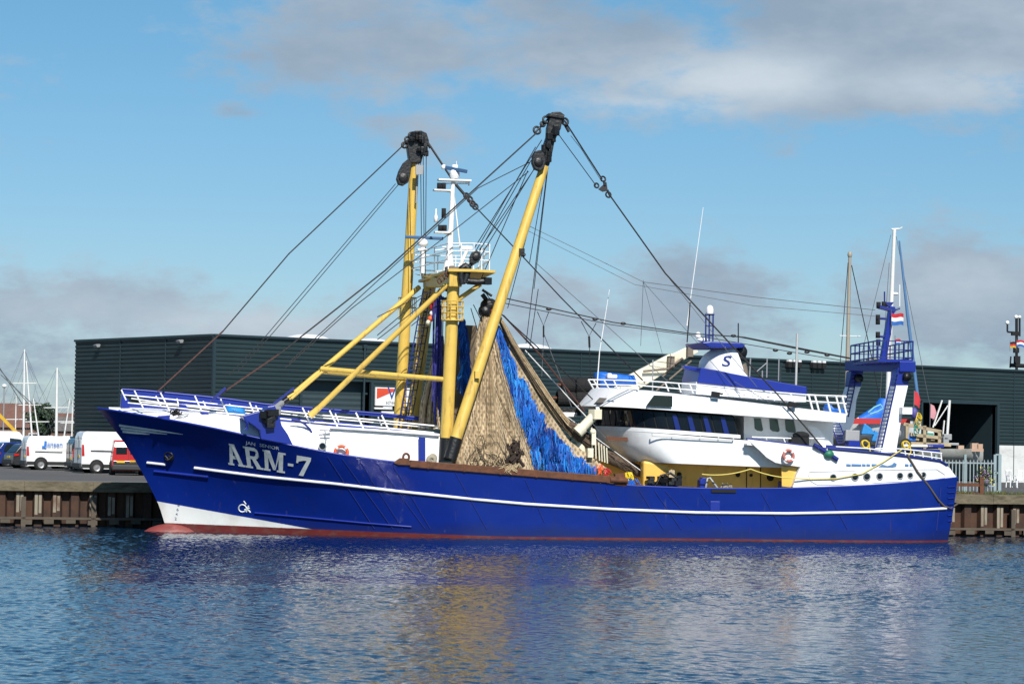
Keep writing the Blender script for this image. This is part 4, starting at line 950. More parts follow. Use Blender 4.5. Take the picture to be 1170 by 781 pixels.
b = MB(); b.tube([S(847.5, 416, -.6), S(852, 429, -.6)], .2, 10); b.build('exhaust_pipe', mat('brown_steel', (.16, .13, .10), .6), ship)
b = MB()
for x in (806.5, 810.5, 814.8): b.tube([S(x - .3, 390, -.3), S(x, 359, -.3)], .035, 6)
for y in (384, 372): b.tube([S(806, y, -.3), S(815, y, -.3)], .025, 5)
b.tube([S(805.5, 359, -.3), S(816, 359, -.3)], .05, 6); b.build('dome_frame', m_navy, ship)
b = MB(); p = S(811, 358.5, -.3); b.lathe(p, (0, 0, 1), [(.15, 0), (.17, .07), (.165, .2), (.13, .32), (.06, .38), (0, .39)], 16); b.build('satellite_dome', m_white_tube, ship)
b = MB(); p = S(797.5, 389, .4); b.tube([p, p + Vector((0, 0, .2))], .07, 6); b.lathe(p + Vector((0, 0, .15)), (0, 0, 1), [(.12, 0), (.13, .05), (.12, .15), (.07, .22), (0, .24)], 14); b.ball(S(803, 388.2, .2), .16, 12, 8, (1.6, 1, .7)); b.build('satellite_dome', m_white_tube, ship)
b = MB(); b.tube([S(788.5, 345, 0), S(785, 391, 0)], .03, 5); b.tube([S(843.5, 369, 0), S(843.5, 392, 0)], .03, 5); b.build('whip_aerial', m_wire, ship)
b = MB(); b.tube([S(803.5, 237, .5), S(787.5, 352, .5), S(785, 372, .5)], [.012, .02, .03], 5); b.build('whip_aerial', m_white_tube, ship)
b = MB(); b.tube([S(696.5, 330, 1), S(685, 402, 1), S(682, 443, 1)], [.012, .02, .03], 5); b.build('whip_aerial', m_white_tube, ship)
b = MB(); b.tube([S(911, 381, -1.5), S(909.3, 441, -1.5)], .055, 6); b.build('whip_aerial', mat('aerial_grey', (.42, .43, .42), .5), ship)
b = MB()
for (x0, y0, x1, y1) in ((746, 411, 745.5, 447), (826.5, 431, 826, 443), (857.5, 409, 856.5, 430), (876.5, 409, 876, 431), (890, 409, 889.5, 435), (871, 423, 871, 434)): b.tube([S(x0, y0, -1.0), S(x1, y1, -1.0)], .03, 5)
b.tube([S(865, 424, -1), S(876, 414.5, -1)], .025, 5); b.build('deck_stanchion', m_grey, ship)
# flying bridge rails
b = MB()
for pts in (((672, 433.5), (700, 434), (750, 435.8), (797, 439.3), (870, 446.5), (925, 451), (966, 452.2)), ((676, 439), (730, 440), (797, 446), (870, 452.5), (925, 458), (966, 460.5))): b.tube([S(x, y, -HW + .15) for x, y in pts], .03, 6)
for x0, x1 in ((672, 678), (678, 684), (690, 696), (701, 706), (727, 729), (760, 764), (775, 778), (788, 792), (821, 825), (842, 847), (860, 865), (880, 885), (903, 908)):
    yt = interp(x0, (672, 700, 750, 797, 870, 925), (433.5, 434, 435.8, 439.3, 446.5, 451)); b.tube([S(x0, yt, -HW + .15), S(x1, yt + 10.5, -HW + .15)], .032, 5)
b.build('bridge_railing', m_white_tube, ship)
b = MB()
for x in (924, 931, 944, 955, 962): b.tube([S(x, 451.5, -HW + .15), S(x + 5.5, 472 + (x - 924) * .05, -HW + .15)], .045, 6)
b.tube([S(922, 451, -HW + .2), S(967, 453.3, -HW + .2)], .05, 6); b.tube([S(926, 459.3, -HW + .2), S(967, 461.2, -HW + .2)], .04, 6)
b.build('after_railing', m_white_tube, ship)
for x, y in ((817.5, 450.3), (905.5, 462)):
    b = MB(); p = S(x, y, -HW - .35); b.box(p, (.34, .2, .22), M3=Matrix.Rotation(R(8), 3, 'Y')); b.box(p + Vector((.25, .1, .03)), (.2, .1, .07)); b.build('deck_lamp', m_dark, ship)
# cream deck crane beyond the wheelhouse
ca, cb_, cc = S(661, 497, 3.2), S(716, 440, 3.9), S(797, 396, 3.9)
def taper_box(p, q, w0, h0, w1, h1):
    p, q = Vector(p), Vector(q); d = (q - p).normalized(); a = d.cross(Vector((0, 0, 1))).normalized(); n_ = a.cross(d); vs = []
    for c_0, w, h in ((p, w0, h0), (q, w1, h1)):
        vs += [c_0 - a * w / 2 - n_ * h / 2, c_0 + a * w / 2 - n_ * h / 2, c_0 + a * w / 2 + n_ * h / 2, c_0 - a * w / 2 + n_ * h / 2]
    return MB().add(vs, [(3, 2, 1, 0), (4, 5, 6, 7), (0, 1, 5, 4), (1, 2, 6, 5), (2, 3, 7, 6), (3, 0, 4, 7)])
taper_box(S(703, 448, 3.9), S(770, 410, 3.9), .5, .85, .4, .62).build('crane_boom', m_cream, ship, bevel=.04)
taper_box(S(762, 413.5, 3.9), S(795, 397.5, 3.9), .34, .5, .3, .45).build('crane_boom_tip', m_cream, ship, bevel=.04)
b = MB(); b.tube([S(735, 424, 3.5), S(764, 421, 3.4), S(780, 409, 3.5)], .06, 6); b.box(S(766, 413, 3.6), (.3, .4, .5)); b.box(S(788, 400, 3.6), (.25, .4, .6)); b.tube([S(757, 430, 3.6), S(781, 410, 3.6)], .05, 6); b.tube([S(750, 446, 3.4), S(790, 412, 3.3)], .05, 6); b.build('crane_ram', mat('brown_steel', (.16, .13, .10), .6), ship)
b = MB(); b.tube([S(662, 492, -2.3), S(680, 473, -2.3)], .21, 12); b.tube([S(660, 494, -2.3), S(666, 488, -2.3)], .26, 12); b.box(S(680, 473, -2.35), (.42, .4, .42), .5); b.tube([S(664, 490, -1.7), S(664, 545, -1.7)], .2, 12); b.build('crane_column', m_cream, ship)
b = MB()
for x, y0, y1 in ((676, 488, 516), (680, 494, 518), (684, 505, 520), (687, 507, 521), (690, 509, 522), (693, 511, 523)): b.tube([S(x, y0, -2.2), S(x + 1, y1 + 6, -2.2)], .03, 5)
b.ball(S(677.5, 493, -2.3), .14); b.box(S(678, 500, -2.3), (.18, .2, .6)); b.box(S(674, 517, -2.2), (.25, .3, .4)); b.build('crane_controls', m_cream, ship)
b = MB()
for k in range(16): x = random.uniform(640, 680); y = random.uniform(472, 512); b.bar(S(x, y, 1.8), S(x + random.uniform(-9, 9), y + random.uniform(6, 20), 1.8), .12, .12)
b.box(S(645, 470, 2.2), (1.3, 1, .35)); b.build('winch_gear', m_black, ship)
b = MB(); b.box(S(649, 473.5, 1.9), (.75, .5, .2)); b.build('white_locker', m_white, ship, bevel=.03)
# after gantry (goalpost): two raked legs, blue cross beam with railed platform
LG, RG = (3.0), (-3.0)
def gleg(px, v, name, m, th=.75): return plate(px, v - th / 2, th, name, m, bevel=.04)
gleg([(971, 441), (984, 441), (979, 456), (976, 482), (968, 497), (950, 495), (962, 470)], LG, 'gantry_leg', m_white)
gleg([(972.5, 424), (987, 422), (984, 441), (971, 441)], LG, 'gantry_leg_top', m_blue)
gleg([(1022, 440), (1038, 440), (1033, 462), (1024, 517), (1004, 517)], RG, 'gantry_leg', m_white)
gleg([(1026, 420), (1041, 420), (1038, 440), (1022, 440)], RG, 'gantry_leg_top', m_blue)
b = MB(); a, c = S(978, 417.5, LG), S(1033, 419, RG); b.bar(a + Vector((-.0, .55, 0)), c - Vector((0, .5, 0)), .75, .48); b.build('gantry_beam', m_blue, ship, bevel=.04)
pg = [S(972, 411, LG + .3), S(1004, 413, RG - .4), S(1044, 414, RG - .4), S(1012, 412, LG + .3)]
pg = [S(972, 411, LG), S(1003, 413.5, RG - .3), S(1043, 414.5, RG - .3), S(1012, 412, LG)]; zg = sum(p.z for p in pg) / 4; pg = [Vector((p.x, p.y, zg)) for p in pg]
b = MB(); b.prism(pg, (0, 0, -.12)); b.build('gantry_platform', m_blue, ship)
b = MB()
for z in (0.08, .42, .80): b.tube([p + Vector((0, 0, z)) for p in pg], .035, 5, closed=True)
for i in range(4):
    n_ = 6 if i in (0, 2) else 4
    for k in range(n_): p = pg[i].lerp(pg[(i + 1) % 4], k / n_); b.tube([p, p + Vector((0, 0, .80))], .035, 5)
b.build('gantry_railing', m_navy, ship)
b = MB(); b.lathe(S(981, 432, 2.5), (0, -1, 0), [(0, -.1), (.2, -.1), (.14, 0), (.2, .1), (0, .1)], 16); b.build('net_sheave', m_black, ship)
b = MB(); b.lathe(S(1036, 430, -3.45), (0, -1, 0), [(0, -.1), (.19, -.1), (.13, 0), (.19, .1), (0, .1)], 16); b.build('net_sheave', m_black, ship)
ladder(S(1004, 514, -3.55), S(1023.5, 425, -3.5), .26, 'gantry_ladder', m_navy, 20)
ladder(S(966, 476, 2.6), S(976, 428, 2.6), .28, 'gantry_ladder', m_navy, 12)
ladder(S(963, 507, -1.2), S(954, 483, -1.2), .42, 'stair_ladder', m_navy, 8)
b = MB(); p = S(1035, 469, -3.6); b.box(p, (.45, .4, .3)); b.build('junction_box', m_white, ship)
b = MB(); b.bar(S(1008.5, 412, -.6), S(1019, 350, -.6), .3, .26); b.build('light_mast', m_blue, ship, bevel=.03)
b = MB(); b.bar(S(1004, 350.5, -.6), S(1022, 355, -.6), .35, .14); b.prism([S(1011, 345, -.7), S(1021.5, 345, -.7), S(1018, 350, -.7), S(1015, 350, -.7)], (0, .3, 0)); b.tube([S(1003.5, 363.5, -.6), S(1012, 364, -.6)], .06, 6); b.build('lamp_arm', m_navy, ship)
b = MB(); b.tube([S(1003.5, 384, -.6), S(1012, 385, -.6)], .06, 6); b.build('lamp_arm', m_navy, ship)
b = MB(); b.tube([S(1020, 355, -.6), S(1028, 352, -.6)], .05, 6); b.build('flag_arm', m_navy, ship)
b = MB(); b.tube([S(1010.5, 333, -.6), S(1010.5, 350, -.6)], .035, 5); b.build('whip_aerial', m_navy, ship)
for x, y in ((1003.8, 348.5), (1009.8, 348), (1003, 363), (1003, 367), (1003, 382.5), (1003.5, 391)):
    b = MB(); p = S(x, y, -.6); b.lathe(p - Vector((0, 0, .14)), (0, 0, 1), [(0, 0), (.1, 0), (.1, .28), (0, .28)], 10); b.build('navigation_lamp', m_dark, ship)
b = MB()
for k in range(5): b.box(S(995 + k * 5, 412 + random.uniform(-1, 1), -.5), (.35, .3, .16), random.uniform(0, 2))
b.build('rope_gear', MATS['old_rope'], ship)
# stern rails
b = MB()
for pts in (((955, 510), (990, 512), (1030, 517), (1075, 523.5)), ((1000, 512), (1030, 512.5), (1076, 517.5))): b.tube([poop_px(x, y, -.1) for x, y in pts], .03, 6)
for x in (1024, 1034, 1044, 1054, 1064, 1075): b.tube([poop_px(x, interp(x, (1000, 1076), (512, 517.5)), -.1), poop_px(x + 1, interp(x, (1000, 1075), (518, 526.5)), -.1)], .03, 5)
b.build('stern_railing', m_white_tube, ship)
b = MB(); P = [poop_px(x, y, -1.0) for x, y in ((944, 508), (975, 509.5), (1010, 510.3), (1074, 513.5))]; b.grid([P, [p - Vector((0, 0, .12)) for p in P]], False); b.grid([[p + Vector((0, .05, 0)) for p in P], [p + Vector((0, .05, -.12)) for p in P]], False, True); b.build('stern_rail_board', m_navy, ship)
plate([(966.5, 491), (982.5, 491.5), (982, 503.5), (966, 503)], -1.5, .4, 'grey_cabinet', m_grey, bevel=.02)
plate([(970, 503), (985, 504), (985, 512), (970, 511)], -1.6, .6, 'winch_base', m_blue)

# ---- rigging
def wire(pts, r=.03, m=None, name='rigging_wire', sag=0, n=None):
    P = [S(x, y, v) for x, y, v in pts]
    if sag: P = catenary(P[0], P[-1], sag, 14)
    b = MB(); b.tube(P, r, 5); return b.build(name, m or m_wire, ship)
# stays from the derrick heads to the bow
wire([(613, 152, -2.3), (440, 309, -2.4), (318, 405, -2.4)], .034, name='bow_stay'); wire([(318, 405, -2.4), (243, 456, -2.4)], .042, m_wire_rust, 'bow_stay')
wire([(464, 163, 2.8), (330, 290, 2.4), (255, 378, 2.2)], .03, name='bow_stay'); wire([(255, 378, 2.2), (180, 447, 2.0)], .038, m_wire_rust, 'bow_stay')
wire([(452, 210, 2.5), (300, 388, 2.0), (262, 428, 2.0)], .018, name='bow_stay'); wire([(456, 210, 2.5), (312, 380, 2.0), (272, 424, 2.0)], .018, name='bow_stay')
wire([(606, 185, -2.5), (546, 215, -2.5), (430, 322, -2.6), (330, 414, -2.7)], .02, name='topping_wire')
wire([(604, 196, -2.5), (520, 262, -2.6), (402, 352, -2.6), (326, 420, -2.8)], .02, name='topping_wire')
b = MB(); b.bar(S(241, 458, -2.4), S(258, 443, -2.4), .16, .12); b.build('stay_bottle', m_navy, ship)
b = MB(); b.bar(S(313, 461, -.6), S(336, 443, -.6), .1, .1); b.build('stay_bottle', m_navy, ship)
# fall wires between port head and mast block
for a, c in (((619, 160, -2.4), (541, 285, -3.9)), ((612, 168, -2.6), (543, 288, -3.9)), ((607, 183, -2.6), (546, 290, -3.9)), ((611, 192, -2.7), (550, 291, -3.9)), ((614, 188, -2.7), (548, 285, -3.9)), ((603, 195, -2.7), (550, 318, -3.8))): wire([a, c], .02, name='topping_wire')
# wires hanging from the heads to the nets
for a, c in (((624, 190, -2.3), (605, 300, -1.8)), ((626, 192, -2.3), (610, 330, -1.8)), ((622, 192, -2.3), (580, 352, -1.6)), ((625, 195, -2.3), (601, 392, -1.5)), ((618, 215, -2.3), (556, 388, -1.9)), ((615, 330, -1.5), (605, 398, -1.5))): wire([a, c], .018, name='fishing_line')
for x0, x1 in ((480.5, 482), (483.5, 485), (487, 486)): wire([(x0, 178, 2.6), (x1, 318, 2.4)], .018, name='fishing_line')
wire([(468, 215, 2.6), (470, 320, 2.6)], .018, name='fishing_line')
# back stays with their fittings
wire([(645, 138, -2.1), (688, 205, -2.3)], .035, name='back_stay'); wire([(637, 152, -2.1), (681, 212, -2.3)], .02, name='back_stay'); wire([(652, 155, -2.1), (664, 170, -2.1), (686, 205, -2.3)], .012, name='back_stay')
wire([(696, 222, -2.3), (760, 312, -2.8), (818, 375, -3.4), (888, 450, -3.9), (946, 518, -4.2)], .034, name='back_stay')
b = MB()
for x, y, rr in ((689, 204.5, .11), (681.5, 212, .10), (695, 222.5, .12)): b.torus(S(x, y, -2.3), (.2, -1, .2), rr, .04, 14, 5)
b.prism([S(684, 216, -2.3), S(693, 208, -2.3), S(694.5, 218, -2.3), S(689, 219, -2.3)], (0, .12, 0)); b.tube([S(690, 206, -2.3), S(691, 212, -2.3)], .06, 6); b.tube([S(694, 217, -2.3), S(697, 224, -2.3)], .05, 6); b.build('triangle_plate', m_wire, ship)
b = MB()
for x, y, rr in ((645.5, 139, .15), (624, 137, .15), (620, 142, .1), (613.5, 149, .16)): b.torus(S(x, y, -2.2), (.3, -1, .2), rr, .05, 14, 6)
b.tube([S(641, 135, -2.1), S(645, 140, -2.1)], .07, 6); b.tube([S(629, 133, -2.1), S(612, 151, -2.2)], .045, 6); b.tube([S(645, 142, -2.1), S(650, 151, -2.1)], .06, 6); b.build('shackle', m_wire, ship)
b = MB()
for x, y, rr in ((466, 160, .14), (470, 155, .13), (462, 166, .12), (486, 161, .12)): b.torus(S(x, y, 2.8), (.3, -1, .2), rr, .05, 14, 6)
b.tube([S(472, 153, 2.8), S(459, 168, 2.8)], .05, 6); b.tube([S(483, 156, 2.8), S(492, 169, 2.8)], .07, 6); b.build('shackle', m_wire, ship)
wire([(489, 163, 2.8), (520, 210, 2.4)], .05, name='back_stay'); wire([(520, 210, 2.4), (540, 233, 2.3)], .055, m_wire_rust, 'back_stay'); wire([(540, 233, 2.3), (600, 296, 2.6), (641, 340, 2.9), (737, 437, 3.3)], .03, name='back_stay')
b = MB()
for x, y in ((533, 224), (540, 233), (543, 236), (537, 228)): b.torus(S(x, y, 2.3), (.4, -1, .2), .13, .045, 14, 6)
b.tube([S(520, 210, 2.35), S(534, 226, 2.3)], .07, 6); b.build('shackle', m_wire, ship)
wire([(572, 358, -1.5), (640, 420, -1.2), (700, 478, -1.0), (760, 540, -2.5)], .028, name='net_wire'); wire([(575, 360, -1.2), (616, 404, -1.2), (668, 470, -1.2)], .04, m_wire_rust, 'net_wire')
# triatic stays mast to gantry
wire([(575, 340, 0), (700, 368, 0), (790, 381, 0), (850, 385, 0), (972, 409, 0)], .026, name='triatic_stay')
wire([(575, 346, 1.0), (700, 371, 1.0), (800, 384, 1), (972, 413.5, 1)], .018, name='triatic_stay')
wire([(842, 384, 0), (905, 397, 0), (972, 409.5, .3)], .03, name='triatic_stay')
for x, y in ((627, 353), (680, 364.5), (712, 369.5), (838, 383.5), (886, 400), (902, 403.5), (922, 402), (945, 405.5)): b = MB(); b.ball(S(x, y, .0), .07, 8, 6, (1.9, 1, 1)); b.build('stay_fitting', m_wire, ship)
wire([(614, 356, 0), (621, 372, 0), (627, 356, 0)], .02, name='bridle'); wire([(621, 372, 0), (621, 385, 0)], .04, name='bridle'); wire([(621, 385, 0), (619, 430, 0)], .015, m_wire_grey, 'bridle'); wire([(621, 380, 0), (655, 470, 0)], .018, m_wire_grey, 'bridle')
wire([(664, 367, 0), (673, 384, 0), (681, 369, 0)], .02, name='bridle'); wire([(673, 384, 0), (673.5, 397, 0)], .05, name='bridle'); wire([(673, 384, 0), (675, 440, 0)], .018, name='bridle')
# thin aerial wires
wire([(596, 254, 0), (660, 285, 0), (735, 322, 0)], .012, m_wire_grey, 'aerial_wire'); wire([(600, 262, 0), (725, 325, 0)], .010, m_wire_grey, 'aerial_wire')
wire([(735, 322, 0), (860, 339, 0), (1000, 354, -.6)], .016, m_wire_grey, 'aerial_wire'); wire([(725, 325, 0), (860, 349, 0), (1000, 361, -.6)], .012, m_wire_grey, 'aerial_wire')
wire([(735, 320, 0), (732, 395, .4)], .012, m_wire_grey, 'aerial_wire'); wire([(735, 322, 0), (757, 405, .4)], .010, m_wire_grey, 'aerial_wire'); wire([(735, 322, 0), (800, 395, 0)], .012, m_wire_grey, 'aerial_wire')
wire([(612, 300, -1.6), (700, 378, -2), (790, 460, -3.4)], .014, m_wire_grey, 'aerial_wire'); wire([(760, 312, -2.8), (840, 412, -3.6), (865, 442, -3.9)], .014, m_wire_grey, 'aerial_wire')
wire([(640, 470, -1.0), (770, 565, -3.0)], .016, m_white_tube, 'guard_line'); wire([(600, 400, -1), (655, 460, -.8), (716, 525, -1.2)], .022, m_white_tube, 'guard_line')
for a, c in (((497, 330, -2), (431, 362, -2)), ((484, 338, 0), (431, 383, 0)), ((490, 342, 0), (431, 388, 0)), ((552, 330, -3), (567, 352, -2)), ((541, 348, -3), (553, 372, -2)), ((538, 352, -3), (548, 385, -2)), ((520, 332, -2), (470, 372, -1))): wire([a, c], .02, name='net_wire')
for x in (846, 880): wire([(x - 41, 405 + (x - 846) * .9, -3.62), (x, 450 + (x - 846) * .3, -3.9)], .012, m_wire_grey, 'guard_line')

# ================================================================== THINGS ON THE TRAWLER
def thing(name, label, cat, group=None): return empty(name, ORG, TH, label, cat, group)
m_netA = mat('brown_netting', (.54, .42, .27), .95, var=.5, vscale=5, bump=.03, bscale=14, dirt=(.20, .14, .08), dirt_amt=.8, dscale=(1.4, 1.4, .7), dthr=.45)
def netting(m, cell, dark):
    t = m.node_tree; b = t.nodes['Principled BSDF']; c = t.nodes.new('ShaderNodeTexCoord'); w = t.nodes.new('ShaderNodeTexNoise'); w.inputs['Scale'].default_value = 1.6; w.inputs['Detail'].default_value = 3; t.links.new(c.outputs['Object'], w.inputs['Vector'])
    wm = t.nodes.new('ShaderNodeVectorMath'); wm.operation = 'MULTIPLY_ADD'; t.links.new(w.outputs['Color'], wm.inputs[0]); wm.inputs[1].default_value = (.16, .16, .16); t.links.new(c.outputs['Object'], wm.inputs[2])
    sx = t.nodes.new('ShaderNodeSeparateXYZ'); t.links.new(wm.outputs[0], sx.inputs[0])
    def mth(op, a, bb=None):
        n = t.nodes.new('ShaderNodeMath'); n.operation = op
        for i, v in enumerate((a, bb)):
            if v is None: continue
            if isinstance(v, (int, float)): n.inputs[i].default_value = v
            else: t.links.new(v, n.inputs[i])
        return n.outputs[0]
    k = 2 * math.pi / cell; zz = mth('MULTIPLY', sx.outputs[2], .62); xx = mth('ADD', sx.outputs[0], mth('MULTIPLY', sx.outputs[1], .7))
    p = mth('MULTIPLY', mth('ABSOLUTE', mth('SINE', mth('MULTIPLY', mth('ADD', xx, zz), k / 2))), mth('ABSOLUTE', mth('SINE', mth('MULTIPLY', mth('SUBTRACT', xx, zz), k / 2))))
    mr = t.nodes.new('ShaderNodeMapRange'); t.links.new(p, mr.inputs[0]); mr.inputs[1].default_value = .2; mr.inputs[2].default_value = .9; mr.inputs[4].default_value = dark
    src = b.inputs['Base Color'].links[0].from_socket; mx = t.nodes.new('ShaderNodeMix'); mx.data_type = 'RGBA'; t.links.new(mr.outputs[0], mx.inputs[0]); t.links.new(src, mx.inputs[6]); mx.inputs[7].default_value = (.035, .026, .016, 1); t.links.new(mx.outputs[2], b.inputs['Base Color'])
netting(m_netA, .21, .6)
m_netB = mat('pale_twine', (.46, .35, .21), .95, var=.4, vscale=3); m_netC = mat('dark_twine', (.13, .095, .06), .95, var=.4, vscale=3)
m_fr = [mat('blue_fringe_mid', (.004, .12, .52), .6, var=.4, vscale=4), mat('blue_fringe_dark', (.003, .05, .29), .6, var=.4, vscale=4), mat('blue_fringe_light', (.015, .24, .70), .6, var=.3, vscale=4)]
def make_net(parent, left, right, vfun, folds, seed, nstr, name='netting'):
    rnd = random.Random(seed); L_ = [Vector((x, y, 0)) for x, y in left]; R2 = [Vector((x, y, 0)) for x, y in right]
    def pl_at(pl, t):
        k = t * (len(pl) - 1); i = min(int(k), len(pl) - 2); return pl[i].lerp(pl[i + 1], k - i)
    def P(a, t, lift=0):
        p = pl_at(L_, t).lerp(pl_at(R2, t), a); w = .25 + .75 * t
        fold = folds * w * (math.sin(a * 23 + seed + 3 * noise.noise((a * 3, t * 1.2, seed))) * .35 + noise.noise((a * 4, t * 1.5, seed + 4)) * 2.0)
        return S(p.x, p.y, vfun(a, t) + fold - lift)
    b = MB(); b.grid([[P(a / 70, t / 44) for a in range(71)] for t in range(45)], True); b.build(name, m_netA, parent)
    s_ = MB()
    for i in range(nstr):
        a0 = rnd.random(); t0, t1 = sorted((rnd.random(), rnd.random())); t0 = max(0, t0 - .1); t1 = min(1, t0 + max(.25, t1 - t0)); da = rnd.uniform(-.05, .05); s_.m = rnd.choice((0, 0, 1))
        s_.tube([P(min(1, max(0, a0 + da * k / 7)), t0 + (t1 - t0) * k / 7, .035) for k in range(8)], rnd.uniform(.010, .022), 3, cap=False)
    # crossing diagonals give the meshes of the netting
    for i in range(nstr):
        a0 = rnd.random(); sgn = rnd.choice((-1, 1)); t0 = rnd.uniform(0, .8); L3 = rnd.uniform(.08, .22); s_.m = rnd.choice((0, 1))
        s_.tube([P(min(1, max(0, a0 + sgn * L3 * k / 5)), min(1, t0 + .2 * k / 5), .03) for k in range(6)], .010, 3, cap=False)
    s_.build('net_twine', (m_netB, m_netC), parent)
def make_fringe(parent, region, vfun, n, seed, name='blue_fringe', ln=(.5, 1.3)):
    """tattered strands hanging in clumps from a strip of netting: region(a, t) -> photo point"""
    rnd = random.Random(seed); b = MB()
    clumps = []
    for i in range(max(12, n // 26)):
        a, t = rnd.random(), .04 + .74 * rnd.random() ** .9; clumps.append((a, t, rnd.uniform(.6, 1.25), rnd.choice((0, 0, 0, 1, 1, 2)), rnd.gauss(0, .16), rnd.uniform(-.18, .22)))
    for i in range(n):
        a0, t0, ls, m0, lean, dep = rnd.choice(clumps); a, t = a0 + rnd.gauss(0, .012), t0 + rnd.gauss(0, .05)
        a = min(1, max(0, a)); t = min(1, max(-.06, t)); x, y = region(a, t); p = S(x, y, vfun(a) - .12 - dep - rnd.uniform(0, .12)); L_ = rnd.uniform(*ln) * ls; b.m = m0 if rnd.random() < .75 else rnd.choice((0, 1, 2))
        w = rnd.uniform(.012, .042); dx = lean + rnd.gauss(0, .07); dv = rnd.gauss(-.05, .08); an = rnd.uniform(-1.0, 1.0); wv = Vector((math.cos(an), math.sin(an), 0)) * w
        rows_ = []; ph = rnd.uniform(0, 6)
        for k in range(6):
            f_ = k / 5; c_3 = p + Vector((dx * f_ * L_ + .035 * math.sin(k * 1.7 + ph) * f_, dv * f_ * L_, -L_ * f_)); ww = wv * (1 - .8 * f_); rows_.append([c_3 - ww, c_3 + ww])
        b.grid(rows_, True)
    return b.build(name, m_fr, parent)
net = thing('trawl_net', 'large brown trawl net with bright blue fringe hanging beside the leaning port derrick', 'fishing net', 'trawl nets hung up to dry')
make_net(net, [(550, 356), (543, 390), (540, 425), (532, 470), (522, 505), (514, 538)], [(563, 360), (568, 388), (577, 425), (590, 465), (602, 500), (616, 540)], lambda a, t: -2.2 - .9 * math.sin(math.pi * a) * t, .30, 3, 46)
def reg(a, t):
    l = (interp(a, (0, .25, .5, .75, 1), (564, 574, 588, 604, 618)), interp(a, (0, .25, .5, .75, 1), (370, 412, 455, 500, 532)))
    r_ = (interp(a, (0, .25, .5, .75, 1), (571, 588, 617, 650, 694)), interp(a, (0, .25, .5, .75, 1), (372, 408, 456, 503, 535)))
    return (l[0] + (r_[0] - l[0]) * t, l[1] + (r_[1] - l[1]) * t)
b = MB(); b.grid([[S(*reg(a / 24, t / 10), -1.62 - .5 * a / 24 + .06 * noise.noise((a * .7, t * .9, 2))) for t in range(11)] for a in range(25)], True); b.build('dark_netting', m_netA, net)
make_fringe(net, reg, lambda a: -1.7 - .5 * a, 5200, 11, ln=(.35, .9))
make_net(net, [(566, 358), (577, 385), (593, 415), (615, 452), (640, 487), (668, 513)], [(573, 362), (590, 392), (607, 418), (632, 456), (652, 482), (677, 503)], lambda a, t: -1.75 - .2 * math.sin(math.pi * a), .10, 9, 50, 'net_wing')
b = MB(); b.tube([S(x, y, -1.8) for x, y in ((650, 484), (668, 502), (700, 524), (730, 538), (752, 545))], [.22, .26, .28, .26, .15], 10)
for k in range(70):
    f_ = random.random() * 3.9; i = int(f_); pts = ((650, 484), (668, 502), (700, 524), (730, 538), (752, 545)); x = pts[i][0] + (pts[i + 1][0] - pts[i][0]) * (f_ - i); y = pts[i][1] + (pts[i + 1][1] - pts[i][1]) * (f_ - i)
    p = S(x, y + random.uniform(-6, 7), -1.8 - random.uniform(.18, .3)); b.tube([p, p + Vector((random.uniform(.2, .5), random.uniform(-.1, .1), -random.uniform(.1, .35)))], random.uniform(.012, .022), 4)
b.build('rolled_netting', mat('dark_net_roll', (.10, .07, .05), .95, var=.5, vscale=6, bump=.05, bscale=18), net)
b = MB(); p = S(559, 349, -2.0); b.ball(p, .40, 12, 8, (1, .8, .8)); b.ball(p + Vector((-.2, -.1, -.25)), .3); b.tube([p + Vector((-.1, 0, .2)), S(551, 336, -2.0)], .10, 8); b.tube([p, S(572, 345, -2)], .08, 6); b.tube([S(551, 331, -2), S(562, 338, -2)], .06, 6); b.build('hanging_block', m_black, net)
b = MB(); b.box(S(556, 354.5, -2.15), (.45, .2, .25)); b.build('red_lashing', m_red, net)
# tangle of gear at the foot of the net
b = MB()
for k in range(60):
    x, y = random.gauss(560, 14), random.uniform(494, 534); p = S(x, y, -3.6 + random.uniform(-.2, .2)); b.m = random.choice((0, 0, 0, 0, 1)); b.tube([p, p + Vector((random.uniform(-.3, .3), random.uniform(-.1, .1), random.uniform(-.5, .2))), p + Vector((random.uniform(-.5, .5), random.uniform(-.1, .1), random.uniform(-.8, -.3)))], random.uniform(.012, .024), 4)
b.build('tangled_lines', (m_netC, m_netB), net)
b = MB(); p = S(588, 514, -3.6)
for k in range(46):
    q_ = p + Vector((random.gauss(0, .17), random.uniform(-.15, .15), random.uniform(-.42, .5) )); w_ = 1 - .8 * max(0, (q_.z - p.z)); q_.x = p.x + (q_.x - p.x) * w_; b.tube([q_, q_ + Vector((random.gauss(0, .12), random.uniform(-.1, .1), -random.uniform(.12, .36)))], random.uniform(.04, .09), 5)
b.build('trawl_shoe_bundle', mat('burnt_iron', (.035, .022, .016), .8, var=.5, bump=.03), net)
net2 = thing('trawl_net', 'narrow brown net with dark blue strands hanging behind the twin mast legs', 'fishing net', 'trawl nets hung up to dry')
make_net(net2, [(500, 382), (494, 405), (486, 440), (480, 465), (478, 490)], [(507, 384), (508, 410), (505, 440), (502, 465), (503, 490)], lambda a, t: 2.0 - .4 * math.sin(math.pi * a), .14, 5, 60)
make_fringe(net2, lambda a, t: (524 + 4 * a + (8 + 4 * math.sin(3 * a)) * t, 362 + 86 * a), lambda a: 1.4, 1300, 6, ln=(.4, 1.0))
b = MB(); b.grid([[S(514, 370, 1.9), S(545, 372, 1.9)], [S(514, 500, 1.9), S(540, 500, 1.9)]]); b.build('net_backing', m_netC, net2)
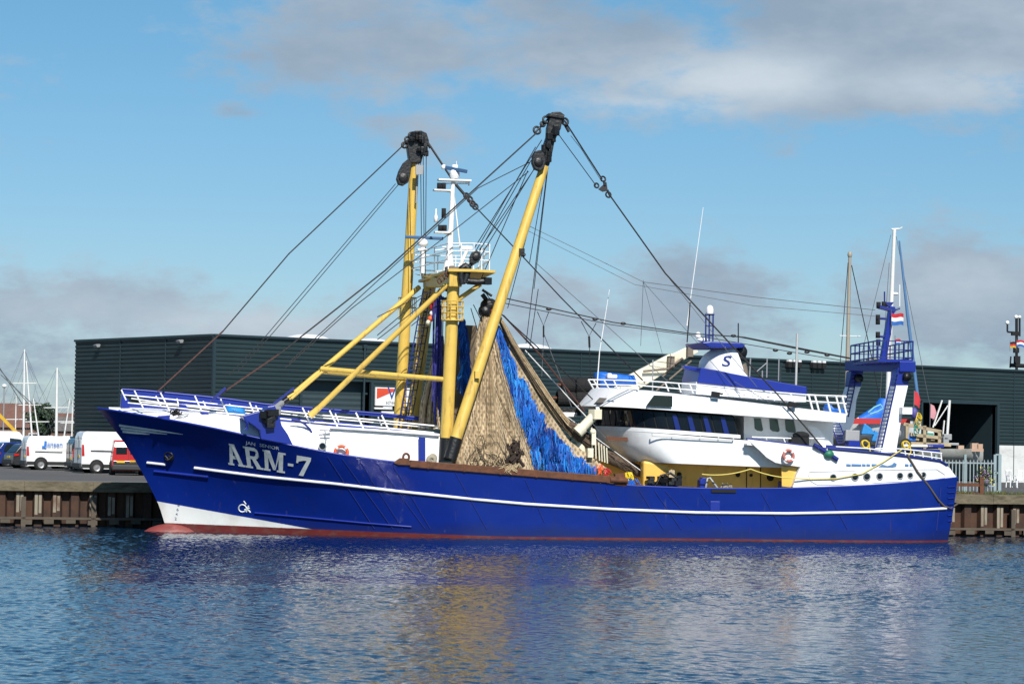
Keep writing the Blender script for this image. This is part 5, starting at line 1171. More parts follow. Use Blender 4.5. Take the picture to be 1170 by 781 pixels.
# hanging rope hanks and coloured floats
hank = thing('rope_hank', 'long hank of violet-blue rope hanging beside the port mast leg', 'rope'); b = MB(); rnd = random.Random(2)
for k in range(34):
    x = 503 + rnd.gauss(0, 2.2); b.tube([S(x - 1.5 + 4 * 0, 338 + rnd.uniform(0, 12), -1.5), S(x - 2 + rnd.gauss(0, 1), 400, -1.5 + rnd.gauss(0, .1)), S(x - 3 + rnd.gauss(0, 1.2), 455 + rnd.uniform(-20, 32), -1.5)], .022, 4)
b.build('rope_strands', mat('violet_rope', (.035, .035, .22), .8, var=.5, vscale=6), hank)
b = MB(); b.torus(S(508, 336, -1.5), (0, -1, 0), .22, .09, 14, 6); b.build('rope_knot', m_navy, hank)
fl_ = thing('float_bundle', 'bundle of red, white and orange net floats hanging under the mast platform', 'float bundle')
for (x, y, r_, m) in ((498, 346, .16, m_red), (495, 351, .17, m_red), (499, 354, .15, m_red), (494, 358, .13, m_white_tube), (492, 364, .14, m_orange), (489.5, 368, .12, m_cream), (494, 362, .12, m_orange), (501, 350, .12, m_blue)):
    b = MB(); b.ball(S(x, y, -.5), r_, 10, 7); b.build('net_float', m, fl_)
b = MB(); b.tube([S(500, 336, -.5), S(496, 350, -.5), S(490, 372, -.5)], .03, 5); b.build('float_line', m_netB, fl_)
# rusty beam on the rail
beam = thing('trawl_beam', 'long rusty steel trawl beam lying on the port rail below the nets', 'trawl beam')
b = MB(); pa, pb_ = S(468, 529.3, -4.15), S(714, 548.8, -4.15); b.bar(pa, pb_, .34, .30); 
for k in range(6): q_ = pa.lerp(pb_, (k + .5) / 6); b.bar(q_ - (pb_ - pa).normalized() * .06, q_ + (pb_ - pa).normalized() * .06, .37, .33)
b.build('beam_tube', m_rust, beam, bevel=.03)
b = MB(); p = S(461, 526, -4.1); b.prism([S(450, 528.5, -4.3), S(458, 523, -4.3), S(467, 523.5, -4.3), S(471, 531, -4.3), S(455, 530.5, -4.3)], (0, .4, 0)); b.torus(S(464, 522, -4.1), (.5, -1, 0), .15, .05); b.build('beam_shoe', m_rust, beam)
b = MB(); b.prism([S(703, 541, -4.25), S(714, 540, -4.25), S(716, 555, -4.25), S(703, 554, -4.25)], (0, .3, 0)); b.tube([S(697, 548, -4.3), S(717, 549, -4.3)], .12, 8); b.build('beam_shoe', m_rust, beam)
b = MB()
for k in range(60):
    p = S(random.gauss(583, 3.5), random.uniform(531, 537), -4.34); b.tube([p, p + Vector((random.uniform(-.25, .25), -.03, random.uniform(-.2, .1)))], .012, 4)
b.build('lashing', m_netB, beam)
b = MB(); b.torus(S(493, 525.5, -3.6), (0, -1, 0), .14, .09, 16, 8); b.torus(S(494.5, 523, -3.55), (.3, -1, 0), .13, .07, 16, 8); tag(on_ship(b.build('rope_coil', MATS['old_rope'])), 'small tan rope coil hung by the blue stripe at the mast foot', 'rope')
# colourful rags and rope near the end of the beam
rg = thing('rag_bundle', 'loose blue, red and yellow rope ends heaped at the end of the trawl beam', 'rope ends')
for m, x, w, y0, y1, nm in ((m_fr[0], 722, 6, 545, 556, 'blue_strands'), (m_orange, 686, 2.5, 530, 542, 'red_strands'), (mat('bright_yellow', (.7, .52, .02), .6), 718, 6, 539, 542, 'yellow_strands'), (m_red, 693, 3, 534, 544, 'red_strands')):
    b = MB()
    for k in range(18): xx = random.gauss(x, w * .5); p = S(xx, random.uniform(y0, (y0 + y1) / 2), -3.9); b.tube([p, p + Vector((random.uniform(-.15, .15), -.05, -random.uniform(.1, .35)))], .022, 4)
    b.build(nm, m, rg)
# black net rolls beyond the bridge front
rl_ = None
for k, (x, y, r_, lab) in enumerate(((660, 440, .34, 'upper black rubber net roll stacked in front of the flying bridge'), (655, 455, .34, 'lower black rubber net roll under another one by the wheelhouse'))):
    t = thing('net_roll', lab, 'net roll', 'black net rolls')
    b = MB(); b.tube([S(x - 19 + 3 * k, y - .5, 2.5), S(x, y, 2.5), S(x + 22, y + .5, 2.5)], r_, 16)
    for j in range(26): q_ = S(x - 18 + j * 1.5, y, 2.5); b.torus(q_, (1, 0, .0), r_ + .01, .03, 16, 4)
    b.build('rubber_discs', mat('black_rubber_roll', (.02, .02, .021), .75, var=.4, vscale=9, bump=.02, bscale=16), t)
    b = MB(); b.tube([S(x - 24, y - .7, 2.5), S(x + 26, y + .7, 2.5)], .07, 8); b.build('roll_shaft', m_rust, t)
# lifebuoys
def lifebuoy(p, nrm, r_, label, m_r=None):
    t = thing('lifebuoy', label, 'lifebuoy', 'lifebuoys on the trawler')
    b = MB(); b.torus(p, nrm, r_, r_ * .27, 28, 10); b.build('ring', m_r or m_orange, t)
    nv = Vector(nrm).normalized(); a = nv.cross(Vector((0, 0, 1))).normalized(); c = nv.cross(a)
    for k in range(4):
        an = R(45 + 90 * k); mid_ = [p + a * (r_ * math.cos(an + d_)) + c * (r_ * math.sin(an + d_)) for d_ in (-.17, 0, .17)]; bb = MB(); bb.tube(mid_, r_ * .285, 10); bb.build('white_band', m_white_tube, t)
lifebuoy(S(390, 516.5, -3.5), (-.1, -1, .1), .26, 'orange lifebuoy hung on the white forecastle side by the rail')
lifebuoy(S(901, 520.5, -4.25), (.25, -1, .15), .24, 'red and white lifebuoy hung on the white bulwark below the cabin windows', mat('faded_red', (.40, .13, .11), .7, var=.5, vscale=7))
# blue tarpaulins
def bundle(name, label, cat, pts, v, th, m, bumpy=.06):
    P = [S(x, y, v) for x, y in pts]; b = MB(); rows_ = []
    cen = sum(P, Vector()) / len(P)
    big = []
    for i in range(len(P)):
        for k in range(4): big.append(P[i].lerp(P[(i + 1) % len(P)], k / 4))
    for j in range(9):
        a = -math.pi / 2 + math.pi * j / 8; sc = math.cos(a) ** .6 if math.cos(a) > 1e-6 else 0
        rows_.append([cen + (p - cen) * (sc * .98 + .02) + Vector((0, math.sin(a) * th, 0)) + Vector((noise.noise(p * 2 + Vector((j, 0, 0))), noise.noise(p * 2.3), noise.noise(p * 2.1 + Vector((5, j, 1))))) * bumpy for p in big + [big[0]]])
    b.grid(rows_, True); o = on_ship(b.build(name, m)); return tag(o, label, cat)
bundle('tarpaulin_bundle', 'bright blue tarpaulin bundle behind the flying bridge rail', 'tarpaulin', [(679, 426), (683, 424), (700, 426), (725, 429), (728, 440), (684, 442), (678, 434)], 2.6, .5, m_tarp)
b = MB(); b.box(S(699, 429.8, 1.9), (.46, .3, .16)); b.box(S(696, 428, 1.9), (.2, .3, .14)); tag(on_ship(b.build('white_fender', m_white_tube, bevel=.05)), 'small white fender lying on the blue tarpaulin', 'fender')
bundle('tarpaulin_bundle', 'small blue canvas heap on the after end of the bridge deck', 'tarpaulin', [(944, 460), (949, 466), (965, 468), (966, 474), (944, 473), (941, 465)], -1.0, .4, m_tarp)
bundle('tarpaulin_bundle', 'light blue tarpaulin heap on the foredeck behind the bow rails', 'tarpaulin', [(258, 465), (268, 463), (280, 467), (281, 474), (262, 474), (256, 470)], .3, .5, mat('cyan_tarp', (.02, .22, .55), .5, bump=.03, bscale=4))
# mooring lines and the yellow line
yl = MB(); ym = mat('yellow_line', (.62, .50, .12), .7)
yl.tube(catenary(S(802, 541.5, -4.1), S(857.5, 535.5, -4.2), .12) + catenary(S(857.5, 535.5, -4.2), S(910, 546, -4.35), .1)[1:] + [poop_px(x, y, .05) for x, y in ((925, 547.2), (955, 546.5), (985, 541), (1010, 527), (1030, 513.5))], .028, 6); tag(on_ship(yl.build('mooring_line', ym)), 'thin yellow line sagging along the white after side above the ochre deck house', 'rope')
b = MB(); b.tube([poop_px(x, y, .06) for x, y in ((1037, 520), (1048, 538), (1062, 556))] + [hull_px(x, y, .06) for x, y in ((1072, 571), (1079, 578), (1086, 580.5))] + [Vector((LEND + .3, -2.2, ZQ - .25)), Vector((LEND + 1.2, 3, ZQ - .3)), Vector((LEND + 3.2, 5.8, ZQ + .35))], .045, 6); tag(on_ship(b.build('mooring_line', mat('dark_rope', (.10, .08, .06), .9))), 'dark mooring rope running down the stern quarter to the quay', 'rope')
gl = thing('green_float', 'green plastic float on the back stay end by the poop rail', 'float'); b = MB(); b.ball(S(947, 518.5, -4.2), .18, 12, 8, (1.3, 1, 1)); b.build('float_ball', mat('green_plastic', (.02, .16, .09), .5), gl); b = MB(); b.tube([S(930, 508, -4.2), S(942, 515, -4.2), S(957, 525, -4.2)], .10, 8); b.build('rubber_sleeve', m_navy, gl)
for x, y, lab in ((988, 507, 'yellow coiled hose hanging at the foot of the starboard gantry leg'), (1034.5, 508, 'yellow and black hose loop hung on the stern rail')):
    t = thing('hose_coil', lab, 'hose', 'yellow hoses on the stern'); b = MB(); p = S(x, y, -3.0)
    for k in range(3): b.torus(p + Vector((0, -.05 * k, 0)), (.4 * k - .4, -1, .2 * k), .17, .03, 18, 6)
    b.tube([p + Vector((.15, -.1, .1)), p + Vector((.22, -.1, -.3)), p + Vector((.1, -.1, -.5))], .03, 6); b.build('hose_loops', mat('hose_yellow', (.58, .42, .03), .5), t); b = MB(); b.torus(p + Vector((.05, .08, .05)), (0, -1, .1), .2, .05, 18, 6); b.build('black_loop', m_rubber, t)
# flags
def flag(p, w, h, cols, label, cat='flag', group='tricolour flags', pole_=None, par_rot=TH, phase=0):
    t = empty('flag', p, par_rot, label, cat, group); n_ = 14
    for k, (c, nm) in enumerate(cols):
        b = MB(); z1 = h * (.5 - k / len(cols)); z0 = h * (.5 - (k + 1) / len(cols)) - .002
        f_ = lambda a: Vector((w * a * .96, .10 * w * math.sin(a * 7 + phase) * (.3 + a), -.06 * w * a - .05 * w * math.sin(a * 6 + phase)))
        top_ = [f_(i / n_) + Vector((0, 0, z1)) for i in range(n_ + 1)]; bot_ = [f_(i / n_) + Vector((0, .03 * w, z0)) for i in range(n_ + 1)]; b.grid([top_, bot_]); b.build(nm, c, t)
    b = MB(); b.tube([(0, 0, h * .5 + .15), (0, 0, -h * .5 - (pole_ or .3))], .015, 5); b.build('halyard', m_wire_grey, t); return t
f_red, f_white, f_blue = mat('flag_red', (.50, .022, .035), .7), mat('flag_white', (.78, .78, .78), .7), mat('flag_blue', (.03, .13, .42), .7)
TRI = ((f_red, 'red_stripe'), (f_white, 'white_stripe'), (f_blue, 'blue_stripe'))
flag(ORG + EU * (a := S(1018.3, 364, -.9)).x + EV * a.y + Vector((0, 0, a.z)), .62, .52, TRI, 'large red white and blue flag flying from the blue light mast', pole_=.9)
flag(ORG + EU * (a := S(1022.5, 390, -.9)).x + EV * a.y + Vector((0, 0, a.z)), .3, .24, TRI, 'small red white and blue flag just above the gantry platform', pole_=.6, phase=1)

# ================================================================== VEHICLES ON THE QUAY
def ground_at(px, D): p = atY(px, 500, D); return Vector((p.x, p.y, ZQ))
m_tyre = mat('tyre', (.015, .015, .016), .85); m_rim = mat('wheel_rim', (.42, .43, .44), .35, metal=.7); m_bump = mat('black_bumper', (.028, .029, .031), .6)
m_tail = mat('tail_lamp', (.42, .015, .012), .25); m_plate = mat('yellow_plate', (.62, .42, .03), .5); m_vglass = mat('vehicle_glass', (.012, .02, .025), .05, spec=.7)
def vehicle(name, label, cat, loc, heading, paint, L, Wd, H, kind, group='vehicles parked on the quay', letters=None):
    t = empty(name, loc, R(heading), label, cat, group); h = L / 2
    if kind == 'van':
        prof = [(-h, .32), (-h, .55), (-h + .02, H - .35), (-h + .12, H - .08), (-h + .3, H), (h - 1.55, H), (h - 1.3, H - .05), (h - .62, H * .60), (h - .12, H * .50), (h, H * .36), (h, .34), (h - .1, .24), (-h + .1, .24)]
    else:
        prof = [(-h, .45), (-h + .02, .82), (-h + .15, .95), (-h + .55, H - .06), (-h + .9, H), (h - 2.0, H), (h - 1.15, .98), (h - .25, .84), (h, .62), (h, .36), (h - .1, .22), (-h + .1, .22)]
    def hw(z): return Wd / 2 * (1 - .13 * smoothstep(H * .45, H, z)) * (1 - .05 * smoothstep(.6, .2, z))
    b = MB(); n_ = len(prof); ys = (-1, -.97, .97, 1)
    ringL = [[Vector((x + (.03 if x < 0 else -.03) * (abs(y) == 1), y * hw(z), z - (.03 if z > H - .2 and abs(y) == 1 else 0))) for x, z in prof] for y in ys]
    b.grid([r_ + [r_[0]] for r_ in ringL], False, True); b.add(ringL[0], [tuple(range(n_ - 1, -1, -1))][::-1]); b.add(ringL[-1], [tuple(range(n_))][::1])
    body = b.build('body', paint, t, bevel=.03)
    for sx in (-h + .85, h - .88):
        for sy in (-1, 1):
            w = MB(); c = Vector((sx, sy * (Wd / 2 - .065), .33)); ax = (0, sy, 0)
            w.lathe(c, ax, [(.20, -.1), (.31, -.1), (.335, -.05), (.335, .07), (.31, .115), (.2, .115)], 20); wo = w.build('wheel', m_tyre, t)
            w = MB(); w.lathe(c, ax, [(.2, .09), (.17, .07), (.05, .10), (0, .10)], 16); w.build('rim', m_rim, wo)
            w = MB(); w.lathe(Vector((sx, sy * (Wd / 2 - .02), .36)), ax, [(.41, -.2), (.41, .024), (0, .024)], 18); w.build('wheel_arch', m_dark, t)
    # side windows, rear windows, lamps, bumper, plate
    for sy in (-1, 1):
        def sp(pts, nm, m, off=.006):
            b = MB(); P = [Vector((x, sy * (hw(z) + off), z)) for x, z in pts]; b.prism(P, (0, -sy * .01, 0)); return b.build(nm, m, t)
        if kind == 'van':
            sp([(h - 1.95, H - .22), (h - 1.45, H - .22), (h - 1.0, H * .62), (h - 1.95, H * .60)], 'door_window', m_vglass)
            sp([(-h + .5, H * .55), (h - 2.2, H * .55), (h - 2.2, H * .53), (-h + .5, H * .53)], 'slide_rail', m_bump)
            sp([(-h + .02, .30), (h - .3, .28), (h - .3, .50), (-h + .02, .50)], 'side_trim', m_bump, .012)
            sp([(-h + .01, H * .42), (-h + .16, H * .42), (-h + .13, H * .68), (-h + .02, H * .68)], 'tail_lamp', m_tail, .008)
        else:
            sp([(-h + .75, H - .12), (h - 2.1, H - .1), (h - 1.45, .98), (-h + .55, .96)], 'side_window', m_vglass)
            sp([(-h + .02, .75), (-h + .35, .78), (-h + .38, .90), (-h + .10, .90)], 'tail_lamp', m_tail, .01)
    b = MB(); b.box((-h - .03, 0, .42), (.16, Wd * .96, .26)); b.build('rear_bumper', m_bump, t, bevel=.04)
    if kind == 'van':
        for sy in (-1, 1): b = MB(); b.box((-h + .005, sy * Wd * .21, H * .70), (.03, Wd * .33, H * .2)); b.build('rear_window', m_vglass if letters != 'blank' else m_white, t, bevel=.015)
        b = MB(); b.box((-h + .004, 0, H * .55), (.03, .02, H * .7)); b.build('door_seam', m_bump, t)
        b = MB(); b.box((-h - .01, -.28, H * .40), (.03, .42, .11)); b.build('number_plate', m_plate, t)
    else:
        b = MB(); b.prism([(-h + .16, -Wd * .36, .98), (-h + .16, Wd * .36, .98), (-h + .56, Wd * .33, H - .08), (-h + .56, -Wd * .33, H - .08)], (-.012, 0, .006)); b.build('rear_window', m_vglass, t)
        b = MB(); b.box((-h - .01, 0, .70), (.03, .5, .11)); b.build('number_plate', m_plate, t)
    return t
p_white = mat('van_white', (.74, .75, .76), .3, coat=.3, dirt=(.4, .38, .34), dirt_amt=.35, dscale=(1, 1, 3), dthr=.5)
p_dark = mat('car_dark_teal', (.018, .028, .034), .25, coat=.5); p_blue = mat('car_blue', (.012, .03, .16), .22, coat=.6); p_red = mat('van_red', (.42, .02, .022), .28, coat=.4); p_char = mat('car_charcoal', (.03, .032, .036), .25, coat=.5)
v1 = vehicle('delivery_van', 'white delivery van with blue lettering on its side, between the dark cars', 'van', ground_at(69, 155), 21, p_white, 4.3, 1.9, 2.0, 'van', letters='blank')
vs, fs = text_polys('Jansen', .5); b = MB(); b.add([(v.x * .80 - 1.05, -.943 + .0 * v.y, v.y * .95 + 1.36) for v in vs], fs); b.build('side_lettering', mat('lettering_blue', (.03, .17, .55), .5), v1)
b = MB(); b.prism([(-1.25, -.942, 1.28), (-1.05, -.942, 1.28), (-1.0, -.942, 1.7), (-1.12, -.942, 1.7), (-1.14, -.942, 1.42), (-1.25, -.942, 1.42)], (0, -.004, 0)); b.build('side_emblem', MATS['lettering_blue'], v1)
vehicle('tall_van', 'tall white van parked behind the trawler bow, nearest the red van', 'van', ground_at(140, 146), 22, p_white, 5.0, 2.0, 2.3, 'van', letters='blank')
rv = vehicle('small_van', 'small red van half hidden behind the trawler bow', 'van', ground_at(146, 141), 100, p_red, 4.0, 1.75, 1.85, 'van')
b = MB(); b.box((-2.0, 0, .52), (.05, 1.6, .5)); b.build('rear_apron', p_char, rv, bevel=.02); b = MB(); b.box((-2.04, .4, .72), (.03, .42, .11)); b.build('number_plate', m_plate, rv)
vehicle('dark_van', 'dark grey van standing between the two white vans', 'van', ground_at(123, 151), 22, p_dark, 4.4, 1.85, 1.9, 'van')
vehicle('parked_car', 'dark car with red tail lamps left of the lettered white van', 'car', ground_at(48, 160.5), 30, p_char, 4.2, 1.72, 1.5, 'car')
vehicle('parked_car', 'blue car at the left edge of the quay behind the dark car', 'car', ground_at(26, 167), 28, p_blue, 4.1, 1.72, 1.55, 'car')
vehicle('long_van', 'white van roof showing behind the blue and dark cars', 'van', ground_at(-2, 175), 18, p_white, 5.2, 1.95, 2.25, 'van')
# yellow crane lorry behind the tall van, and the yellow jib at the left edge
yc = empty('crane_lorry', ground_at(118, 157), R(20), 'yellow crane lorry with an orange beacon behind the tall white van', 'lorry', None)
m_yv = mat('machine_yellow', (.60, .36, .02), .45, dirt=(.2, .12, .03), dirt_amt=.7, dscale=(2, 2, 2), dthr=.55)
b = MB(); b.box((-.2, 0, .95), (5.0, 2.0, .5)); b.box((.0, 0, 2.5), (3.6, .6, .30)); b.box((-1.2, 0, 2.1), (.8, .8, 1.5)); b.box((1.2, 0, 2.3), (.8, 1.4, .7)); b.box((-.2, .2, 1.6), (.5, .5, 1.5)); b.build('crane_body', m_yv, yc, bevel=.04)
b = MB(); b.bar((-1.4, 0, 2.55), (1.8, .0, 2.82), .2, .2); b.bar((-1.2, -.5, 2.2), (.6, -.5, 2.4), .18, .18); b.build('folded_jib', mat('machine_brown', (.18, .09, .03), .6), yc)
b = MB(); b.lathe((-.6, 0, 2.85), (0, 0, 1), [(.1, 0), (.1, .12), (.06, .2), (0, .22)], 10); b.build('beacon', m_orange, yc)
for sx in (-1.5, 1.5):
    for sy in (-.9, .9): w = MB(); w.lathe(Vector((sx, sy, .5)), (0, sy, 0), [(.0, .1), (.3, .1), (.5, .08), (.5, -.15), (0, -.15)], 16); w.build('wheel', m_tyre, yc)
jb = empty('jib_crane', ground_at(4, 195), 0, 'slanting yellow crane jib at the left edge behind the parked cars', 'crane', None)
o = jb.location; a, c = atY(-12, 462, 195) - o, atY(24, 499, 195) - o; b = MB(); b.bar(a, c, .2, .22); b.build('jib', m_yv, jb)
b = MB(); b.box((c.x, c.y, c.z * .5), (1.2, 1.0, max(.6, c.z))); b.build('crane_base', m_yv, jb, bevel=.05)
b = MB()
for dx in (0, 9, 15): b.tube([atY(-14 + dx, 398 + 10 * dx / 5, 195) - o, atY(26 + dx * .8, 462, 195) - o], .03, 4)
b.build('crane_wire', m_wire_grey, jb)

# ================================================================== MARINA, HOUSES AND TREE AT THE LEFT
m_mast = mat('mast_white', (.68, .68, .66), .4); m_hullw = mat('yacht_white', (.7, .71, .72), .35); m_mastw = mat('varnished_spar', (.31, .28, .225), .55, dirt=(.2, .15, .1), dirt_amt=.6, dscale=(4, 4, .5))
def sailboat(px, py, D, label, r=.07, lean=0, L=7.5, hullm=None, spreader=.55, rot=15, zb=ZQ - .3):
    base = ground_at(px, D); top = atY(px + lean, py, D); t = empty('sailing_boat', Vector((base.x, base.y, zb)), R(rot), label, 'sailboat', 'sailing boats behind the quay'); Hm = top.z - zb; dx = top.x - base.x
    b = MB(); rows_ = []
    for i in range(13):
        s_ = i / 12; hb_ = 1.15 * math.sin(math.pi * min(1, .12 + s_ * .88)) ** .7; sh = .95 + .25 * (2 * s_ - 1) ** 2
        rows_.append([Vector((L * (.5 - s_) * (1 if True else 0), y * hb_ * f_, sh * z)) for y, f_, z in ((-1, 1, 1), (-1, .9, .5), (-1, .45, .1), (0, 0, 0), (1, .45, .1), (1, .9, .5), (1, 1, 1))])
    b.grid(rows_, True); b.grid([[r_[0] for r_ in rows_], [r_[-1] for r_ in rows_]], False, True); b.build('hull', hullm or m_hullw, t)
    b = MB(); b.box((-.3, 0, 1.15), (2.6, 1.3, .5)); b.build('cabin', m_hullw, t, bevel=.1)
    mt = MB(); cs, sn = math.cos(-R(rot)), math.sin(-R(rot)); tp = Vector((dx * cs, dx * sn, Hm)); mt.tube([(0, 0, .9), tp.lerp(Vector((0, 0, .9)), .5), tp], [r, r, r * .7], 8)
    q_ = Vector((0, 0, .9)).lerp(tp, spreader); mo = mt.build('mast', m_mast, t); b = MB(); b.tube([q_ + Vector((-1.1 * cs, -1.1 * sn, 0)), q_ + Vector((1.1 * cs, 1.1 * sn, .05))], .045, 5); b.build('spreader', m_mast, mo)
    b = MB(); b.tube([(0, 0, 1.9), (-2.9, 0, 2.0)], .12, 8); b.build('boom', m_mast, t)
    b = MB(); b.tube([tp, (L * .48, 0, 1.2)], .011, 4); b.tube([tp, (-L * .48, 0, 1.2)], .011, 4); b.tube([tp, q_ + Vector((1.05, 0, 0)), (0, .95, 1)], .010, 4); b.tube([tp, q_ + Vector((-1.05, 0, 0)), (0, -.95, 1)], .010, 4); b.build('shroud', m_wire_grey, t)
    return t
sailboat(27, 399, 235, 'sailing boat with the tallest white mast at the left', .10, 1, spreader=.66)
sailboat(64.5, 420, 225, 'sailing boat with a thick white mast and crosstrees nearest the warehouse end', .12, .8, spreader=.52)
sailboat(38, 412, 245, 'sailing boat with a raked pale mast right beside the tallest mast', .09, -8, spreader=.5)
sailboat(71, 455, 240, 'sailing boat with a short leaning mast beside the warehouse corner', .07, 9)
sailboat(17.5, 452, 255, 'sailing boat with a thin grey mast behind the crane wires', .06, 1)
sailboat(47, 455, 230, 'sailing boat with a leaning mast just below the dark tree', .07, -9)
sailboat(82, 458, 250, 'sailing boat whose slim mast touches the warehouse corner', .07, 1)
lp = empty('street_lamp', ground_at(3.5, 215), 0, 'slim lamp post with a white head at the far left', 'street lamp'); z = atY(3, 442, 215).z - ZQ
b = MB(); b.tube([(0, 0, 0), (0, 0, z)], .06, 8); b.build('post', m_grey, lp); b = MB(); b.ball((0, 0, z + .1), .2, 12, 8, (1, 1, .8)); b.build('lamp_head', m_white_tube, lp)
m_brick = mat('red_brick_wall', (.16, .09, .065), .9, var=.3, vscale=2); m_tile = mat('red_roof_tiles', (.15, .075, .055), .85, var=.35, vscale=1.5, bump=.05, bscale=6); m_slate = mat('grey_roof', (.13, .12, .115), .85, var=.3)
def cottage(px, D, w, d_, h, rh, roofm, label, rot):
    t = empty('terraced_house', ground_at(px, D), R(rot), label, 'house', 'houses behind the marina')
    b = MB(); b.box((0, 0, h / 2), (w, d_, h)); b.build('wall', m_brick, t)
    b = MB(); b.prism([(-w / 2 - .3, -d_ / 2 - .35, h - .1), (-w / 2 - .3, d_ / 2 + .35, h - .1), (-w / 2 - .3, 0, h + rh)], (w + .6, 0, 0)); ro = b.build('roof', roofm, t)
    b = MB(); b.box((w * .3, .4, h + rh * .85), (.7, .7, 1.3)); b.build('chimney', m_brick, ro)
    for k in range(4): b = MB(); b.box((-w / 2 + w * (k + .5) / 4, -d_ / 2 - .03, h * .55), (w / 8, .1, h * .32)); wo = b.build('window', m_white, t); b = MB(); b.box((-w / 2 + w * (k + .5) / 4, -d_ / 2 - .09, h * .55), (w / 8 - .2, .04, h * .32 - .2)); b.build('pane', m_glass, wo)
for i, a in enumerate(((4, 380, 11, 8, 3.0, 3.4, m_tile, 'red tiled house at the far left behind the masts', 12), (22, 400, 9, 8, 2.6, 2.6, m_tile, 'small red tiled house right of the far left house', -8), (48, 390, 11, 8, 2.4, 2.2, m_slate, 'grey roofed house below the dark tree', 6), (74, 385, 12, 8, 2.6, 2.0, m_slate, 'low grey roofed house beside the warehouse end', -5), (90, 430, 10, 8, 3, 2.5, m_tile, 'red tiled house tucked behind the warehouse corner', 0))): cottage(*a)
tl = MB(); rnd = random.Random(8)
for i in range(9000):
    x = rnd.uniform(-330, 420); hgt = 3.2 + 1.8 * noise.noise((x * .03, 2, 0)) + 1.2 * noise.noise((x * .15, 5, 0)); z = ZQ + max(.2, hgt) * rnd.random() ** .7; y = 520 + rnd.uniform(-6, 6)
    a1 = Vector((rnd.gauss(0, 1), rnd.gauss(0, .6), rnd.gauss(0, 1))).normalized() * rnd.uniform(.4, .9); a2 = a1.cross(Vector((rnd.gauss(0, 1), rnd.gauss(0, 1), rnd.gauss(0, 1)))).normalized() * .55; p = Vector((x, y, z)); tl.m = rnd.choice((0, 0, 1)); tl.add([p - a1, p + a2, p + a1, p - a2], [(0, 1, 2, 3)])
tag(tl.build('treeline', (mat('far_leaf_dark', (.028, .045, .028), .8, var=.4), mat('far_leaf_mid', (.045, .066, .036), .8, var=.4))), 'low far-off line of trees and scrub behind the houses and warehouse', 'trees', kind='stuff')
# the dark tree
tr_ = empty('broadleaf_tree', ground_at(46, 330), 0, 'dark green broadleaf tree rising behind the marina masts', 'tree'); zt = atY(46, 462, 330).z - ZQ
b = MB(); b.tube([(0, 0, 0), (.1, 0, zt * .35), (.05, .1, zt * .6)], [.3, .22, .12], 8)
for k in range(6): an = k * 1.05; b.tube([(.08, 0, zt * (.3 + .04 * k)), (1.0 * math.cos(an), 1.0 * math.sin(an), zt * (.5 + .05 * k))], [.12, .05], 6)
b.build('trunk', mat('bark', (.06, .045, .03), .9), tr_)
lf = MB(); rnd = random.Random(4); cl_c = [(rnd.gauss(0, .85), rnd.gauss(0, .85), zt * rnd.uniform(.38, .93), rnd.uniform(.5, .95)) for _ in range(22)]
for i in range(5200):
    cx_, cy_, cz_, cr = rnd.choice(cl_c); v = Vector((rnd.gauss(0, 1), rnd.gauss(0, 1), rnd.gauss(0, .8))).normalized() * cr * rnd.uniform(.5, 1.05); p = Vector((cx_ * (1.25 - cz_ / zt * .6), cy_, cz_)) + v; a1 = Vector((rnd.gauss(0, 1), rnd.gauss(0, 1), rnd.gauss(0, 1))).normalized() * .16; a2 = a1.cross(Vector((rnd.gauss(0, 1), rnd.gauss(0, 1), rnd.gauss(0, 1)))).normalized() * .12; lf.m = rnd.choice((0, 0, 1)); lf.add([p - a1, p + a2, p + a1, p - a2], [(0, 1, 2, 3)])
lf.build('crown', (mat('leaf_dark', (.022, .045, .020), .7, var=.4), mat('leaf_mid', (.04, .075, .028), .7, var=.4)), tr_)

# ================================================================== BOATS AND SMALL THINGS BEHIND THE STERN
def shipframe(name, label, cat, group=None): return empty(name, ORG, TH, label, cat, group)
VB = 15.0
yt = shipframe('yacht', 'yacht behind the gantry with tall white mast and blue sail cover', 'sailing yacht')
b = MB(); b.tube([S(1012.5, 505, VB), S(1017, 380, VB), S(1022, 262, VB)], [.13, .12, .09], 10); b.tube([S(1018.5, 262, VB), S(1027, 261.5, VB)], .05, 5); b.tube([S(1031, 259.5, VB), S(1026, 262, VB)], .03, 5); b.build('mast', m_mast, yt)
b = MB(); b.ball(S(1023, 335.5, VB), .13, 10, 6, (1.4, 1, .6)); b.tube([S(1028, 325, VB), S(1028, 350, VB)], .025, 5); b.build('mast_lamp', m_white_tube, yt)
b = MB(); b.tube([S(1011.5, 456, VB), S(1010, 462, VB), S(1007, 470, VB), S(996, 475, VB), S(982, 480, VB)], [.3, .42, .42, .36, .2], 12); b.build('sail_cover', m_tarp, yt)
b = MB(); b.tube([S(1012, 461, VB), S(978, 480, VB)], .09, 8); b.build('boom', m_mast, yt)
b = MB(); b.tube([S(1027.5, 275, VB - .3), S(1037, 360, VB - .3), S(1049.5, 462, VB - .3)], [.045, .085, .095], 8); b.build('furled_jib', mat('faded_blue_canvas', (.07, .17, .33), .7), yt)
b = MB()
for q0, q1 in (((1018, 268), (985, 402)), ((1016, 300), (1004, 480)), ((1024, 270), (1066, 480)), ((1022, 300), (1012, 500))): b.tube([S(*q0, VB), S(*q1, VB)], .014, 4)
b.build('shroud', m_wire_grey, yt)
